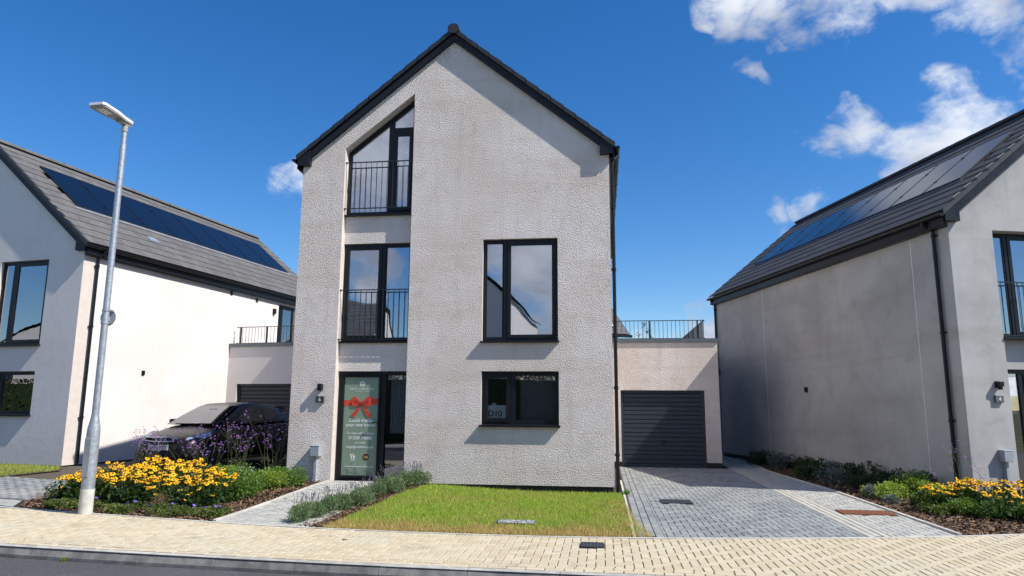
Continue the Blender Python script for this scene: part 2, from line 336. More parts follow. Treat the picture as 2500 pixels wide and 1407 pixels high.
def npmesh(name, V, F, mats, mi=None, attr=None):
    me = bpy.data.meshes.new(name); k = F.shape[1]
    me.vertices.add(len(V)); me.vertices.foreach_set('co', V.astype(np.float32).ravel())
    me.loops.add(F.size); me.loops.foreach_set('vertex_index', F.astype(np.int32).ravel())
    me.polygons.add(len(F)); me.polygons.foreach_set('loop_start', np.arange(len(F), dtype=np.int32)*k)
    for m in (mats if isinstance(mats, (list, tuple)) else [mats]): me.materials.append(m)
    if mi is not None: me.polygons.foreach_set('material_index', mi.astype(np.int32))
    if attr is not None:
        a = me.attributes.new(attr[0], 'FLOAT', 'POINT'); a.data.foreach_set('value', attr[1].astype(np.float32))
    me.update(calc_edges=True); me.validate(); return me
def smst(t): t = min(1, max(0, t)); return t*t*(3-2*t)
def gh(x, y):                                                    # height of the finished ground
    a = .13*smst((-1.0-x)/3.5)+.07*smst((-6.5-x)/4)
    return -.11+a*smst((y+4.4)/4.8)
def gha(x, y):
    sm = lambda t: (lambda q: q*q*(3-2*q))(np.clip(t, 0, 1))
    return -.11+(.13*sm((-1.0-x)/3.5)+.07*sm((-6.5-x)/4))*sm((y+4.4)/4.8)
def inpoly(x, y, P):
    c = False; n = len(P)
    for i in range(n):
        x0, y0 = P[i]; x1, y1 = P[(i+1) % n]
        if (y0 > y) != (y1 > y) and x < (x1-x0)*(y-y0)/(y1-y0)+x0: c = not c
    return c
def inpoly_np(x, y, P):
    c = np.zeros(len(x), bool); n = len(P)
    for i in range(n):
        x0, y0 = P[i]; x1, y1 = P[(i+1) % n]
        if y0 == y1: continue
        c ^= ((y0 > y) != (y1 > y)) & (x < (x1-x0)*(y-y0)/(y1-y0)+x0)
    return c
def randin(P, n):
    xs = [p[0] for p in P]; ys = [p[1] for p in P]; out = np.zeros((0, 2))
    while len(out) < n:
        c = rng.random((n*2, 2))*[max(xs)-min(xs), max(ys)-min(ys)]+[min(xs), min(ys)]
        out = np.vstack([out, c[inpoly_np(c[:, 0], c[:, 1], P)]])
    return out[:n]
def parea(P): return abs(sum(P[i][0]*P[(i+1) % len(P)][1]-P[(i+1) % len(P)][0]*P[i][1] for i in range(len(P))))/2
def clip(poly, px, py, nx, ny):                                  # keep the side where (p-P).n >= 0
    out = []
    for i in range(len(poly)):
        a = poly[i]; b = poly[(i+1) % len(poly)]
        da = (a[0]-px)*nx+(a[1]-py)*ny; db = (b[0]-px)*nx+(b[1]-py)*ny
        if da >= 0: out.append(a)
        if (da > 0 > db) or (da < 0 < db):
            t = da/(da-db); out.append((a[0]+(b[0]-a[0])*t, a[1]+(b[1]-a[1])*t))
    return out
def patch(poly, dz, step=.5):
    mb = MB(); n = len(poly)
    cx = sum(p[0] for p in poly)/n; cy = sum(p[1] for p in poly)/n
    x0 = min(p[0] for p in poly); x1 = max(p[0] for p in poly); y0 = min(p[1] for p in poly); y1 = max(p[1] for p in poly)
    area = sum(poly[i][0]*poly[(i+1) % n][1]-poly[(i+1) % n][0]*poly[i][1] for i in range(n)); s = 1 if area > 0 else -1
    for i in range(int((x1-x0)/step)+1):
        for j in range(int((y1-y0)/step)+1):
            c = [(x0+i*step, y0+j*step), (x0+(i+1)*step, y0+j*step), (x0+(i+1)*step, y0+(j+1)*step), (x0+i*step, y0+(j+1)*step)]
            for k in range(n):
                a = poly[k]; b = poly[(k+1) % n]
                c = clip(c, a[0], a[1], -(b[1]-a[1])*s, (b[0]-a[0])*s)
                if len(c) < 3: break
            if len(c) >= 3: mb.add([(p[0], p[1], gh(*p)+dz) for p in c], [tuple(range(len(c)))])
    return mb
def camdist(p): return (Vector(p)-CAMP).length
def inview(p, m=.06):
    d = Vector(p)-CAMP; z = d.dot(fw)
    if z < .5: return False
    return abs(d.dot(r2)/z) < 1250/1702*(1+m) and -703/1702*(1+m) < d.dot(u2)/z < 703/1702*(1+m)
def text(s, size, mat, parent, loc, rot=(math.pi/2, 0, 0), align='CENTER', ext=.0015, name='lettering', bold=0, sx=1, space=1):
    cu = bpy.data.curves.new('t', 'FONT'); cu.body = s; cu.size = size; cu.align_x = align; cu.extrude = ext; cu.offset = bold; cu.resolution_u = 4; cu.space_character = space
    o = bpy.data.objects.new('t', cu); COL.objects.link(o); dg = bpy.context.evaluated_depsgraph_get()
    me = bpy.data.meshes.new_from_object(o.evaluated_get(dg)); bpy.data.objects.remove(o); me.materials.clear(); me.materials.append(mat); me.name = name
    q = link(name, me, parent, loc, rot); q.scale = (sx, 1, 1); return q

# ------------------------------------------------------------------ ground, road, paving
def interp(tab, x):
    if x <= tab[0][0]: i = 0
    elif x >= tab[-1][0]: i = len(tab)-2
    else: i = max(k for k in range(len(tab)-1) if tab[k][0] <= x)
    (x0, y0), (x1, y1) = tab[i], tab[i+1]; return y0+(y1-y0)*(x-x0)/(x1-x0)
YB = [(-22, -.6), (-14, -2.55), (-9.6, -3.60), (-7.1, -4.03), (-5.4, -4.36), (-4.4, -4.52), (-2.55, -4.69), (-.9, -4.72), (.64, -4.60), (2.73, -4.27), (4.1, -3.97), (5.57, -3.52), (9, -2.3), (16, 1.2)]
def yb(x): return (interp(YB, x-.35)+interp(YB, x)+interp(YB, x+.35))/3
def yk(x): return -6.73+.0058*(x-1.5)**2
def slope(f, x): return (f(x+.05)-f(x-.05))/.1
gm = MB(); N = 60
gm.add([(-900, -900, -.34), (900, -900, -.34), (900, 900, -.34), (-900, 900, -.34)], [(0, 1, 2, 3)])
tag(gm.build('ground', M['field']), kind='structure')
rd = MB(); xs = [-24+i for i in range(49)]
for a, b in zip(xs[:-1], xs[1:]):
    rd.add([(a, yk(a)-.02, -.235), (a, yk(a)-6.5, -.235), (b, yk(b)-6.5, -.235), (b, yk(b)-.02, -.235)], [(0, 1, 2, 3)])
tag(rd.build('road', M['asphalt']), kind='structure')
fp = MB()
for a, b in zip(xs[:-1], xs[1:]):
    fp.add([(a, yk(a)-6.52, -.12), (a, yk(a)-8.6, -.12), (b, yk(b)-8.6, -.12), (b, yk(b)-6.52, -.12)], [(0, 1, 2, 3)])
    fp.add([(a, yk(a)-6.52, -.12), (b, yk(b)-6.52, -.12), (b, yk(b)-6.52, -.25), (a, yk(a)-6.52, -.25)], [(0, 1, 2, 3)])
tag(fp.build('far_pavement', M['paver_pale']), kind='structure')
# terrain under gardens and drives
tg = MB(); gx = [-26+.5*i for i in range(105)]
for a in gx[:-1]:
    for j in range(60):
        y0 = yb(a)+.02; y0b = yb(a+.5)+.02
        f0, f1 = (j/60)**1.6, ((j+1)/60)**1.6
        q = [(a, y0+(34-y0)*f0), (a+.5, y0b+(34-y0b)*f0), (a+.5, y0b+(34-y0b)*f1), (a, y0+(34-y0)*f1)]
        tg.add([(p[0], p[1], gh(*p)-.05) for p in q], [(0, 1, 2, 3)])
tag(tg.build('garden_soil', M['earth']), kind='structure')
# block paving
BL, BW, GAP, CH = .2, .1, .009, .005
def block_mesh(poly, ch=CH, t=.05):
    n = len(poly); cx = sum(p[0] for p in poly)/n; cy = sum(p[1] for p in poly)/n
    vs = [(p[0], p[1], -t) for p in poly]+[(p[0], p[1], -ch) for p in poly]
    for p in poly:
        dx, dy = cx-p[0], cy-p[1]; sx = (dx > 0)-(dx < 0); sy = (dy > 0)-(dy < 0)
        vs.append((p[0]+sx*min(ch, abs(dx)*.5), p[1]+sy*min(ch, abs(dy)*.5), 0))
    fs = [tuple(range(2*n, 3*n))]
    for i in range(n):
        j = (i+1) % n; fs += [(i, j, n+j, n+i), (n+i, n+j, 2*n+j, 2*n+i)]
    return vs, fs
def full_rect(l, w): return [(-l/2+GAP/2, -w/2+GAP/2), (l/2-GAP/2, -w/2+GAP/2), (l/2-GAP/2, w/2-GAP/2), (-l/2+GAP/2, w/2-GAP/2)]
def lay(parent, name, blocks, mat, limit=300, tops=None):
    """blocks: list of (cx, cy, angle, local polygon or None, l, w)"""
    cache = {}
    blocks = sorted(blocks, key=lambda b: (not inview((b[0], b[1], -.1)), camdist((b[0], b[1], -.1))))
    rest = MB()
    for i, (cx, cy, an, poly, l, w_) in enumerate(blocks):
        z = gh(cx, cy)+random.uniform(-.0022, .0022); ta = random.gauss(0, .006); tb = random.gauss(0, .006)
        if i < limit and inview((cx, cy, -.1)):
            if poly is None:
                k = (l, w_)
                if k not in cache:
                    vs, fs = block_mesh(full_rect(l, w_)); cache[k] = MB().add(vs, fs).mesh(name, mat)
                me = cache[k]
            else:
                vs, fs = block_mesh(poly); me = MB().add(vs, fs).mesh(name, mat)
            link(name, me, parent, (cx, cy, z), (ta, tb, an))
        else:
            vs, fs = block_mesh(poly or full_rect(l, w_)); rest.add(vs, fs, Matrix.Translation((cx, cy, z)) @ Matrix.Rotation(an, 4, 'Z') @ Matrix.Rotation(ta, 4, 'X') @ Matrix.Rotation(tb, 4, 'Y'))
    if rest.v:
        o = rest.build(name+'s_far', mat, parent); o['kind'] = 'stuff'; o.name = name+'_mass'
def herring(ox, oy, ang, x0, x1, y0, y1, planes, holes=()):
    """planes(cx,cy) -> list of (px,py,nx,ny) world half planes"""
    out = []; ca, sa = math.cos(ang), math.sin(ang); nx = int((x1-x0)/BW)+4; ny = int((y1-y0)/BW)+4
    for i in range(-2, nx):
        for j in range(-2, ny):
            k = (i-j) % 4
            if k == 0: lx, ly, l, w_, rot = x0+(i+1)*BW, y0+(j+.5)*BW, BL, BW, 0
            elif k == 3: lx, ly, l, w_, rot = x0+(i+.5)*BW, y0+(j+1)*BW, BL, BW, math.pi/2
            else: continue
            cx, cy = ox+lx*ca-ly*sa, oy+lx*sa+ly*ca; an = ang+rot
            pts = full_rect(l, w_); c2, s2 = math.cos(an), math.sin(an)
            wp = [(cx+p[0]*c2-p[1]*s2, cy+p[0]*s2+p[1]*c2) for p in pts]; cut = False
            for (px, py, qx, qy) in planes(cx, cy):
                d = [(p[0]-px)*qx+(p[1]-py)*qy for p in wp]
                if min(d) < 0:
                    cut = True; wp = clip(wp, px, py, qx, qy)
                    if len(wp) < 3: break
            if len(wp) < 3: continue
            if any(hx0 < cx < hx1 and hy0 < cy < hy1 for hx0, hx1, hy0, hy1 in holes): continue
            for hx0, hx1, hy0, hy1 in holes:
                if min(p[0] for p in wp) < hx1 and max(p[0] for p in wp) > hx0 and min(p[1] for p in wp) < hy1 and max(p[1] for p in wp) > hy0:
                    cut = True
                    opts = [(cx-hx1, hx1+.004, 0, 1, 0), (hx0-cx, hx0-.004, 0, -1, 0), (cy-hy1, 0, hy1+.004, 0, 1), (hy0-cy, 0, hy0-.004, 0, -1)]
                    o_ = max(opts); wp = clip(wp, o_[1], o_[2], o_[3], o_[4])
            if len(wp) < 3: continue
            if cut:
                if parea(wp) < .0012: continue
                loc = [((p[0]-cx)*c2+(p[1]-cy)*s2, -(p[0]-cx)*s2+(p[1]-cy)*c2) for p in wp]; out.append((cx, cy, an, loc, l, w_))
            else: out.append((cx, cy, an, None, l, w_))
    return out
# pavement
pv = MB()
for a, b in zip(xs[:-1], xs[1:]):
    for k in range(4):
        f = lambda x, t: (x, yk(x)+.02+(yb(x)-yk(x)-.02)*t)
        q = [f(a, k/4), f(b, k/4), f(b, (k+1)/4), f(a, (k+1)/4)]
        pv.add([(p[0], p[1], gh(*p)-.010) for p in q], [(0, 1, 2, 3)])
pave = tag(pv.build('pavement', M['jointing']), kind='structure')
KW = .125                                                        # kerb width
def pplanes(cx, cy):
    s1 = slope(yk, cx); s2 = slope(yb, cx); l1 = math.hypot(1, s1); l2 = math.hypot(1, s2)
    return [(cx, yk(cx)+KW+.215, -s1/l1, 1/l1), (cx, yb(cx)-.062, s2/l2, -1/l2)]
drain_holes = [(-.30, .0, -5.37, -5.07)]
blk = [b for b in herring(-10.5, -7.2, 0.0, 0, 20.5, 0, 5, pplanes, drain_holes) if -11 < b[0] < 9.5]
lay(pave, 'paving_block', blk, M['paver_tan'])
course = []
for r_ in range(2):
    x = -11.0
    while x < 9.5:
        s1 = slope(yk, x+.1); an = math.atan(s1); y = yk(x+.1)+KW+.005+.052+r_*.104
        course.append((x+.1+(.1 if r_ else 0), y, an, None, .2, .1)); x += .2*math.cos(an)+.0005
lay(pave, 'course_block', course, M['paver_tan'], 150)
# kerb
kb = empty('kerb', (0, 0, 0)); kb['kind'] = 'structure'
x = -14.6; L = .945; first = None
xj = -7.0
while xj > -12: xj -= L
x = xj
while x < 8:
    an = math.atan(slope(yk, x+L/2)); l2 = L-.008
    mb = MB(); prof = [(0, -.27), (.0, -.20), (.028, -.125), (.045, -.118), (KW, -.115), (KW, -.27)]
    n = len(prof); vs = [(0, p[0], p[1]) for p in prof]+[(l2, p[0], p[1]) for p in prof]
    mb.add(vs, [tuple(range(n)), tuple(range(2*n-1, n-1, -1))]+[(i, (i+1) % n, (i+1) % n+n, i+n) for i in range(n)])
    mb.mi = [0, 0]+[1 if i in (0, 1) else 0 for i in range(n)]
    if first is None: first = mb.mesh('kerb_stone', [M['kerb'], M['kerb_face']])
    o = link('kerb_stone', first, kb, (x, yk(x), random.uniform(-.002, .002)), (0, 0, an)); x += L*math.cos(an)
# back edging of the pavement
ed = empty('edging', (0, 0, 0)); ed['kind'] = 'structure'
def edge_run(pts, parent, name='edging_stone', w_=.05, L=.915, top=.004, mat='edging', h_=.13):
    for (xa, ya), (xb, yb_) in zip(pts[:-1], pts[1:]):
        ln = math.hypot(xb-xa, yb_-ya); n = max(1, round(ln/L)); an = math.atan2(yb_-ya, xb-xa); l = ln/n
        for k in range(n):
            fx, fy = xa+(xb-xa)*k/n, ya+(yb_-ya)*k/n; z0 = gh(fx, fy); z1 = gh(xa+(xb-xa)*(k+1)/n, ya+(yb_-ya)*(k+1)/n)
            m = MB().box(0, l-.006, -w_/2, w_/2, -h_, top); o = m.build(name, M[mat], parent, loc=(fx, fy, z0), rot=(0, -math.atan2(z1-z0, l), an))
pts = [(-11+.915*k, yb(-11+.915*k)-.03) for k in range(23)]
edge_run(pts, ed)
# drive
DX0, DX1 = .40, 3.38
dpoly = [(DX0, yb(DX0)+.03), (DX1, yb(DX1)+.03), (DX1, 6.02), (DX0, 6.02)]
drv = tag(patch(dpoly, -.010).build('driveway', M['jointing']), kind='structure')
def dplanes(cx, cy):
    s2 = slope(yb, cx); l2 = math.hypot(1, s2)
    return [(DX0+.36, 0, 1, 0), (DX1, 0, -1, 0), (cx, yb(cx)+.0, -s2/l2, 1/l2), (0, 5.97, 0, -1)]
hole1 = (.98, 1.52, -1.32, -.84)
lay(drv, 'paving_block', herring(DX0+.3, -5, 0, 0, 3.2, 0, 11.2, dplanes, [hole1]), M['paver_grey'])
course = []
for r_ in range(3):
    y = yb(.5)+.15+(.1 if r_ == 1 else 0)
    while y < 5.95:
        course.append((DX0+.085+r_*.112, y, math.pi/2, None, .2, .11)); y += .2
lay(drv, 'course_block', course, M['paver_grey'], 150)
edge_run([(DX0-.02, yb(.4)+.05), (DX0-.02, 2.4)], ed, top=.002, w_=.035)
# cream band and pale side strip
side = tag(patch([(DX1, yb(DX1)+.03), (4.60, yb(4.6)+.03), (4.55, 1.2), (4.25, 5.2), (4.35, 16), (3.3, 16), (3.3, 6.0), (DX1, 6.0)], -.010).build('side_path', M['jointing']), kind='structure')
course = []
for r_ in range(3):
    y = yb(3.5)+.12+(.1 if r_ == 1 else 0)
    while y < 11: course.append((DX1+.06+r_*.105, y, math.pi/2, None, .2, .1)); y += .2
lay(side, 'border_block', course, M['paver_cream'], 200)
hole2 = (3.72, 4.52, -2.12, -1.66)
def splanes(cx, cy):
    s2 = slope(yb, cx); l2 = math.hypot(1, s2)
    xr = interp([(-6, 4.62), (1.2, 4.52), (5.2, 4.22), (16, 4.3)], cy)
    return [(DX1+.33, 0, 1, 0), (xr, 0, -1, 0), (cx, yb(cx), -s2/l2, 1/l2)]
lay(side, 'paving_block', herring(DX1+.3, -5, 0, 0, 1.4, 0, 17, splanes, [hole2]), M['paver_pale'], 280)
edge_run([(4.65, yb(4.6)+.05), (4.56, 1.2), (4.26, 5.2), (4.33, 11)], ed, top=.02)
# front path
PL = [(-5.42, yb(-5.42)+.03), (-5.52, -3.35), (-5.55, -.82), (-5.50, .02)]; PR = [(-4.35, yb(-4.35)+.03), (-4.2, -3.0), (-4.02, -1.2), (-3.98, .02)]
ppoly = PL+[(-5.5, .02)][:0]+PR[::-1]
fpath = tag(patch([(-5.5, yb(-5.5)+.03), (-4.25, yb(-4.3)+.03), (-3.98, .02), (-5.52, .02)], -.010, .3).build('front_path', M['jointing']), kind='structure')
def fplanes(cx, cy):
    s2 = slope(yb, cx); l2 = math.hypot(1, s2)
    return [(-5.5, 0, 1, 0), (-4.05, 0, -1, 0), (cx, yb(cx), -s2/l2, 1/l2), (0, .02, 0, -1)]
lay(fpath, 'paving_block', herring(-5.6, -5, 0, 0, 1.9, 0, 5.4, fplanes), M['paver_pale'])
edge_run([(-5.53, yb(-5.5)+.05), (-5.53, -.02)], ed, top=.02)
# neighbour drive on the left
LHo, LHy = Vector((-12.526, 1.189, 0)), -.144
RHo, RHy = Vector((6.787, .253, 0)), .254
def lw(x, y, o=LHo, yaw=LHy): return (o.x+x*math.cos(yaw)-y*math.sin(yaw), o.y+x*math.sin(yaw)+y*math.cos(yaw))
ldp = [(-16, yb(-16)+.03), (-9.25, yb(-9.25)+.03), (-9.2, -2.8), (-8.9, 1.0), lw(3.1, 5.6), lw(.02, 5.6), lw(.02, -.6), (-12.3, .15), (-16, .6)]
ldrv = tag(patch([(-16, yb(-16)+.03), (-9.35, yb(-9.35)+.03), (-10.4, -1.9), (-11.4, -.2), (-16, .0)], -.026).build('neighbour_driveway', M['paver_pale']), kind='structure')
ldr2 = tag(patch([(-10.2, -2.5), (-9.0, .6), lw(3.2, 5.6), lw(.02, 5.6), lw(.02, -1.3)], -.02).build('neighbour_parking_bay', M['jointing']), kind='structure')
def lplanes(cx, cy): return [(-11.0, -.9, .83, -.55), (-9.6, -1.0, -.97, .22), (-9.75, -3.2, 0, 1)]
b_ = herring(-16, -4.5, 0, 0, 8, 0, 6, lambda cx, cy: [(cx, interp([(-16, -2.1), (-10.3, -2.85), (-9, -3.1)], cx), .12, 1), (cx, interp([(-16, .1), (-12.3, -.75), (-11.2, -1.0), (-9, -1.2)], cx), 0, -1), (interp([(-4, -9.4), (-2.5, -9.75), (-1, -10.4), (1, -11)], cy), cy, -1, 0)])
lay(ldrv, 'paving_block', b_, M['paver_grey'], 200)

# ------------------------------------------------------------------ building parts
def wallmesh(name, outer, holes, y0, y1, mats, parent, smooth=False):
    """outer/holes polygons in (x,z); front at y0, back at y1; mats [face, reveal]"""
    mb = MB(); loops = [outer]+holes; flat = [p for l in loops for p in l]
    tris = tessellate_polygon([[Vector((p[0], p[1], 0)) for p in l] for l in loops])
    n = len(flat)
    mb.add([(p[0], y0, p[1]) for p in flat]+[(p[0], y1, p[1]) for p in flat], [tuple(t) for t in tris]+[tuple(i+n for i in t[::-1]) for t in tris])
    mb.cur = 1; b = 0
    for l in loops:
        k = len(l)
        for i in range(k):
            p, q = l[i], l[(i+1) % k]
            mb.add([(p[0], y0, p[1]), (q[0], y0, q[1]), (q[0], y1, q[1]), (p[0], y1, p[1])], [(0, 1, 2, 3)])
    me = bpy.data.meshes.new(name); me.from_pydata(mb.v, [], mb.f)
    for m in mats: me.materials.append(m)
    me.polygons.foreach_set('material_index', mb.mi)
    bm = bmesh.new(); bm.from_mesh(me); bmesh.ops.remove_doubles(bm, verts=bm.verts, dist=1e-5); bmesh.ops.recalc_face_normals(bm, faces=bm.faces); bm.to_mesh(me); bm.free()
    return link(name, me, parent)
def ring(mb, x0, x1, z0, z1, y0, y1, w_, wb=None, wt=None):
    wb = w_ if wb is None else wb; wt = w_ if wt is None else wt
    mb.bbox(x0, x1, y0, y1, z0, z0+wb); mb.bbox(x0, x1, y0, y1, z1-wt, z1)
    mb.bbox(x0, x0+w_, y0+.001, y1, z0+wb, z1-wt); mb.bbox(x1-w_, x1, y0+.001, y1, z0+wb, z1-wt)
def window(parent, x0, x1, z0, z1, y, leaves, sill=True, name='window', glass='glass', curtains=()):
    """leaves: list of (xa, xb, opening?)"""
    f = MB(); ring(f, x0, x1, z0, z1, y, y+.07, .05)
    for a, b in zip(leaves[:-1], leaves[1:]):
        c = (a[1]+b[0])/2; f.bbox(c-.035, c+.035, y+.002, y+.07, z0+.05, z1-.05)
    wo_ = f.build(name, M['anthracite'], parent)
    for xa, xb, op in leaves:
        za, zb = z0+.052, z1-.052; w_ = .075 if op else .03; yy = y-.012 if op else y+.012
        if op:
            s = MB(); ring(s, xa, xb, za, zb, yy, yy+.06, w_); s.build('sash', M['anthracite'], wo_)
            pa = (xa+w_-.005, xb-w_+.005, za+w_-.005, zb-w_+.005); py = yy+.022
        else:
            s = MB(); ring(s, xa, xb, za, zb, yy, yy+.03, w_); s.build('glazing_bead', M['anthracite'], wo_)
            pa = (xa+w_-.005, xb-w_+.005, za+w_-.005, zb-w_+.005); py = yy+.016
        p = MB().box(pa[0], pa[1], py, py+.004, pa[2], pa[3]); p.build('pane', M[glass], wo_)
        if op:
            MB().box(pa[0]+.1, pa[1]-.1, yy-.004, yy-.0005, zb-.045, zb-.03).build('trickle_vent', M['black'], wo_)
    if sill:
        MB().prism([(-.085, z0-.045), (-.085, z0-.012), (y+.03, z0+.006), (y+.03, z0-.045)], x0-.03, x1+.03, 'x').build('sill', M['anthracite'], wo_)
    return wo_
def railing(parent, pts, z0, z1, n, name='balcony_railing', posts=(), drop=0, r=.0065, low=None):
    """straight railing from pts[0] to pts[1] (x,y)"""
    (xa, ya), (xb, yb_) = pts; mb = MB(); d = Vector((xb-xa, yb_-ya, 0)); L = d.length; an = math.atan2(d.y, d.x)
    T = Matrix.Translation((xa, ya, 0)) @ Matrix.Rotation(an, 4, 'Z')
    mb.box(0, L, -.012, .012, z1-.02, z1, T); lz = z0 if low is None else low
    for q in (0.0, L): mb.box(q-.01, q+.01, -.02, .03, z1-.03, z1+.004, T)
    ro = mb.build(name, M['rail'], parent)
    mb = MB(); mb.box(0, L, -.012, .012, lz, lz+.018, T)
    for q in (0.0, L): mb.box(q-.01, q+.01, -.02, .03, lz-.01, lz+.024, T)
    mb.build('bottom_rail', M['rail'], ro)
    bar = MB().tube([(0, 0, z0-drop), (0, 0, z1-.02)], r, 6).mesh('bar', M['rail'], True)
    for k in range(n):
        t = (k+.7)/(n+.4)*L; p = T @ Vector((t, 0, 0)); link('bar', bar, ro, (p.x, p.y, 0))
    for t in posts:
        p = T @ Vector((t*L, .0, 0)); MB().box(p.x-.02, p.x+.02, p.y-.02, p.y+.02, z0-drop, z1-.02).build('post', M['rail'], ro)
    return ro
def tile_mesh(mat, w_=.322, l=.40):
    # local: x across (along the eaves), y up the slope, z normal
    t = MB(); x = w_/2
    prof = [(-x, 0), (-x+.02, .012), (-x+.05, .012), (x-.05, .012), (x-.02, .012), (x, 0)]
    t.add([(-x, 0, 0), (x, 0, 0), (x, 0, .026), (-x, 0, .026), (-x, l, -.012), (x, l, -.012), (x, l, .010), (-x, l, .010)],
          [(0, 1, 2, 3), (3, 2, 6, 7), (0, 3, 7, 4), (1, 5, 6, 2), (4, 7, 6, 5), (0, 4, 5, 1)])
    return t
def roof_slope(rf, W, D, z_eave, m, side, mat, y0=-.10, x_out=.14, individual=True, solar=None, world=None):
    """side +1: right slope, -1: left slope. local frame of house, x 0..W; roof surface height z_eave at x_out outside the wall"""
    th = math.atan(m); run = W/2+x_out; sl_ = run/math.cos(th); nC = 13; ex = sl_/nC; nT = round((D-y0+.1)/.33); wt = (D-y0+.1)/nT
    tm = tile_mesh(mat, wt-.004, ex+.05); me = tm.mesh('roof_tile', mat)
    items = []
    for c in range(nC):
        for k in range(nT+1):
            s = c*ex; off = wt/2 if c % 2 else 0
            yy = y0+k*wt+wt/2-off
            if off and (k == 0): yy = y0+wt/4; half = True
            elif off and k == nT: yy = y0+nT*wt-wt/4; half = True
            elif (not off) and k == nT: continue
            else: half = False
            if solar and solar[0] < yy < solar[1] and solar[2] < s*math.cos(th)-x_out < solar[3]-.1: continue
            xo = (W+x_out-s*math.cos(th)) if side > 0 else (-x_out+s*math.cos(th)); zo = z_eave+s*math.sin(th)
            # basis
            if side > 0: X = Vector((0, 1, 0)); Y = Vector((-math.cos(th), 0, math.sin(th)))
            else: X = Vector((0, -1, 0)); Y = Vector((math.cos(th), 0, math.sin(th)))
            Z = X.cross(Y); T = Matrix(((X.x, Y.x, Z.x, xo), (X.y, Y.y, Z.y, yy), (X.z, Y.z, Z.z, zo), (0, 0, 0, 1)))
            if half: T = T @ Matrix.Diagonal((.5, 1, 1, 1))
            T = T @ Matrix.Rotation(random.gauss(0, .004), 4, 'X')
            items.append((T, yy))
    rest = MB()
    if individual:
        items.sort(key=lambda it: it[1])
        for T, yy in items[:individual]:
            o = link('roof_tile', me, rf); o.matrix_local = T
        items = items[individual:]
    for T, yy in items: rest.add(tm.v, tm.f, T)
    if rest.v: o = rest.build('roof_tile_mass', mat, rf); o['kind'] = 'stuff'
def gable_house(name, loc, yaw, label, group, W, D, zE, zW, m, mats, roofmat, facade, side_holes=(), individual=(0, 0), cam_side=None, solar=None, verge_pale=False, x_out=.14, detail=True, H_over=.36, zbase=0):
    """zW wall top at eaves (verge underside); zE roof surface at x_out outside"""
    h_ = empty(name, (loc[0], loc[1], 0), yaw, label, 'house', group)
    wm, rv = mats
    apex = zW+m*W/2
    outer, holes = facade(W, zW, apex)
    wallmesh('wall', outer, holes, 0, .32, [wm, rv], h_)
    # side walls, back wall
    def sidewall(x0, x1, nm, hol):
        mb = MB()
        # polygon in (y,z)
        o = [(.32, zbase), (D-.32, zbase), (D-.32, zE-.25), (.32, zE-.25)]
        ww = wallmesh('side_wall', o, [list(q) for q in hol], x0, x1, [wm, rv], h_)
        # swap axes: built with x=(y) ; convert
        me = ww.data
        for v in me.vertices: v.co = Vector((v.co.y, v.co.x, v.co.z))
        me.flip_normals()
    sidewall(0, .3, 'side_wall', []); sidewall(W-.3, W, 'side_wall', side_holes)
    wallmesh('back_wall', [(0, zbase), (W, zbase), (W, zW-.02), (W/2, apex-.02), (0, zW-.02)], [], D-.32, D, [wm, rv], h_)
    mb = MB(); mb.box(.03, W-.03, .03, D-.03, -.3, zbase-.001); mb.build('damp_course', M['dpc'], h_)
    fl = MB()
    for z in ([2.5, 5.25] if zW > 6 else [2.5]): fl.box(.31, W-.31, .36, D-.4, z-.15, z)
    fl.box(.31, W-.31, .36, D-.4, .02, .06); fl.box(.31, W-.31, 4.2, 4.3, .07, 2.34)
    fl.box(.31, W-.31, 4.2, 4.3, 2.51, min(zW, 5.05)); 
    if zW > 6: fl.box(.31, W-.31, 4.2, 4.3, 5.26, zW)
    fl.build('interior', M['interior'], h_)
    # roof
    th = math.atan(m); rf = MB(); e = .02
    zs = zE-.03
    # deck
    for sgn in (1, -1):
        xo = W+x_out-.02 if sgn > 0 else -x_out+.02; xc = W/2
        rf.add([(xo, -.09, zs-.02), (xc, -.09, zs-.02+m*(W/2+x_out-.02)), (xc, D+.09, zs-.02+m*(W/2+x_out-.02)), (xo, D+.09, zs-.02)], [(0, 1, 2, 3)])
        rf.add([(xo, -.09, zs-.05), (xc, -.09, zs-.05+m*(W/2+x_out-.02)), (xc, D+.09, zs-.05+m*(W/2+x_out-.02)), (xo, D+.09, zs-.05)], [(0, 1, 2, 3)])
    roof = rf.build('roof', M['verge'], h_)
    for sgn, ind in ((1, individual[1]), (-1, individual[0])):
        sol = solar if solar and solar[4] == sgn else None
        roof_slope(roof, W, D+.1, zE, m, sgn, roofmat, -.12, x_out, ind, sol)
    ridge_z = zE+m*(W/2+x_out)+.0
    # ridge tiles
    rp = [(math.cos(a)*.125, math.sin(a)*.11) for a in [math.pi*k/8 for k in range(9)]]
    rm = MB(); n = len(rp); Lr = .44
    vs = [(p[0], 0, p[1]) for p in rp]+[(p[0]*.96, Lr, p[1]*.93) for p in rp]+[(p[0]*.86, 0, p[1]*.84) for p in rp]
    rm.add(vs, [(i, i+1, i+1+n, i+n) for i in range(n-1)]+[(i, 2*n+i, 2*n+i+1, i+1) for i in range(n-1)]); rme = rm.mesh('ridge_tile', roofmat, False, True)
    y = -.14
    while y < D+.1:
        link('ridge_tile', rme, roof, (W/2, y, ridge_z-.005)); y += .42
    cap = MB().prism([(p[0]*.98, p[1]*.98) for p in rp]+[(-.125, -.06), (-.06, -.12), (.06, -.12), (.125, -.06)], 0, .03, 'y'); cap.build('ridge_cap', M['verge'], roof, loc=(W/2, -.165, ridge_z-.005))
    # bargeboards, verge units and box ends
    bt = zE+m*x_out-zW                                            # vertical thickness at the wall
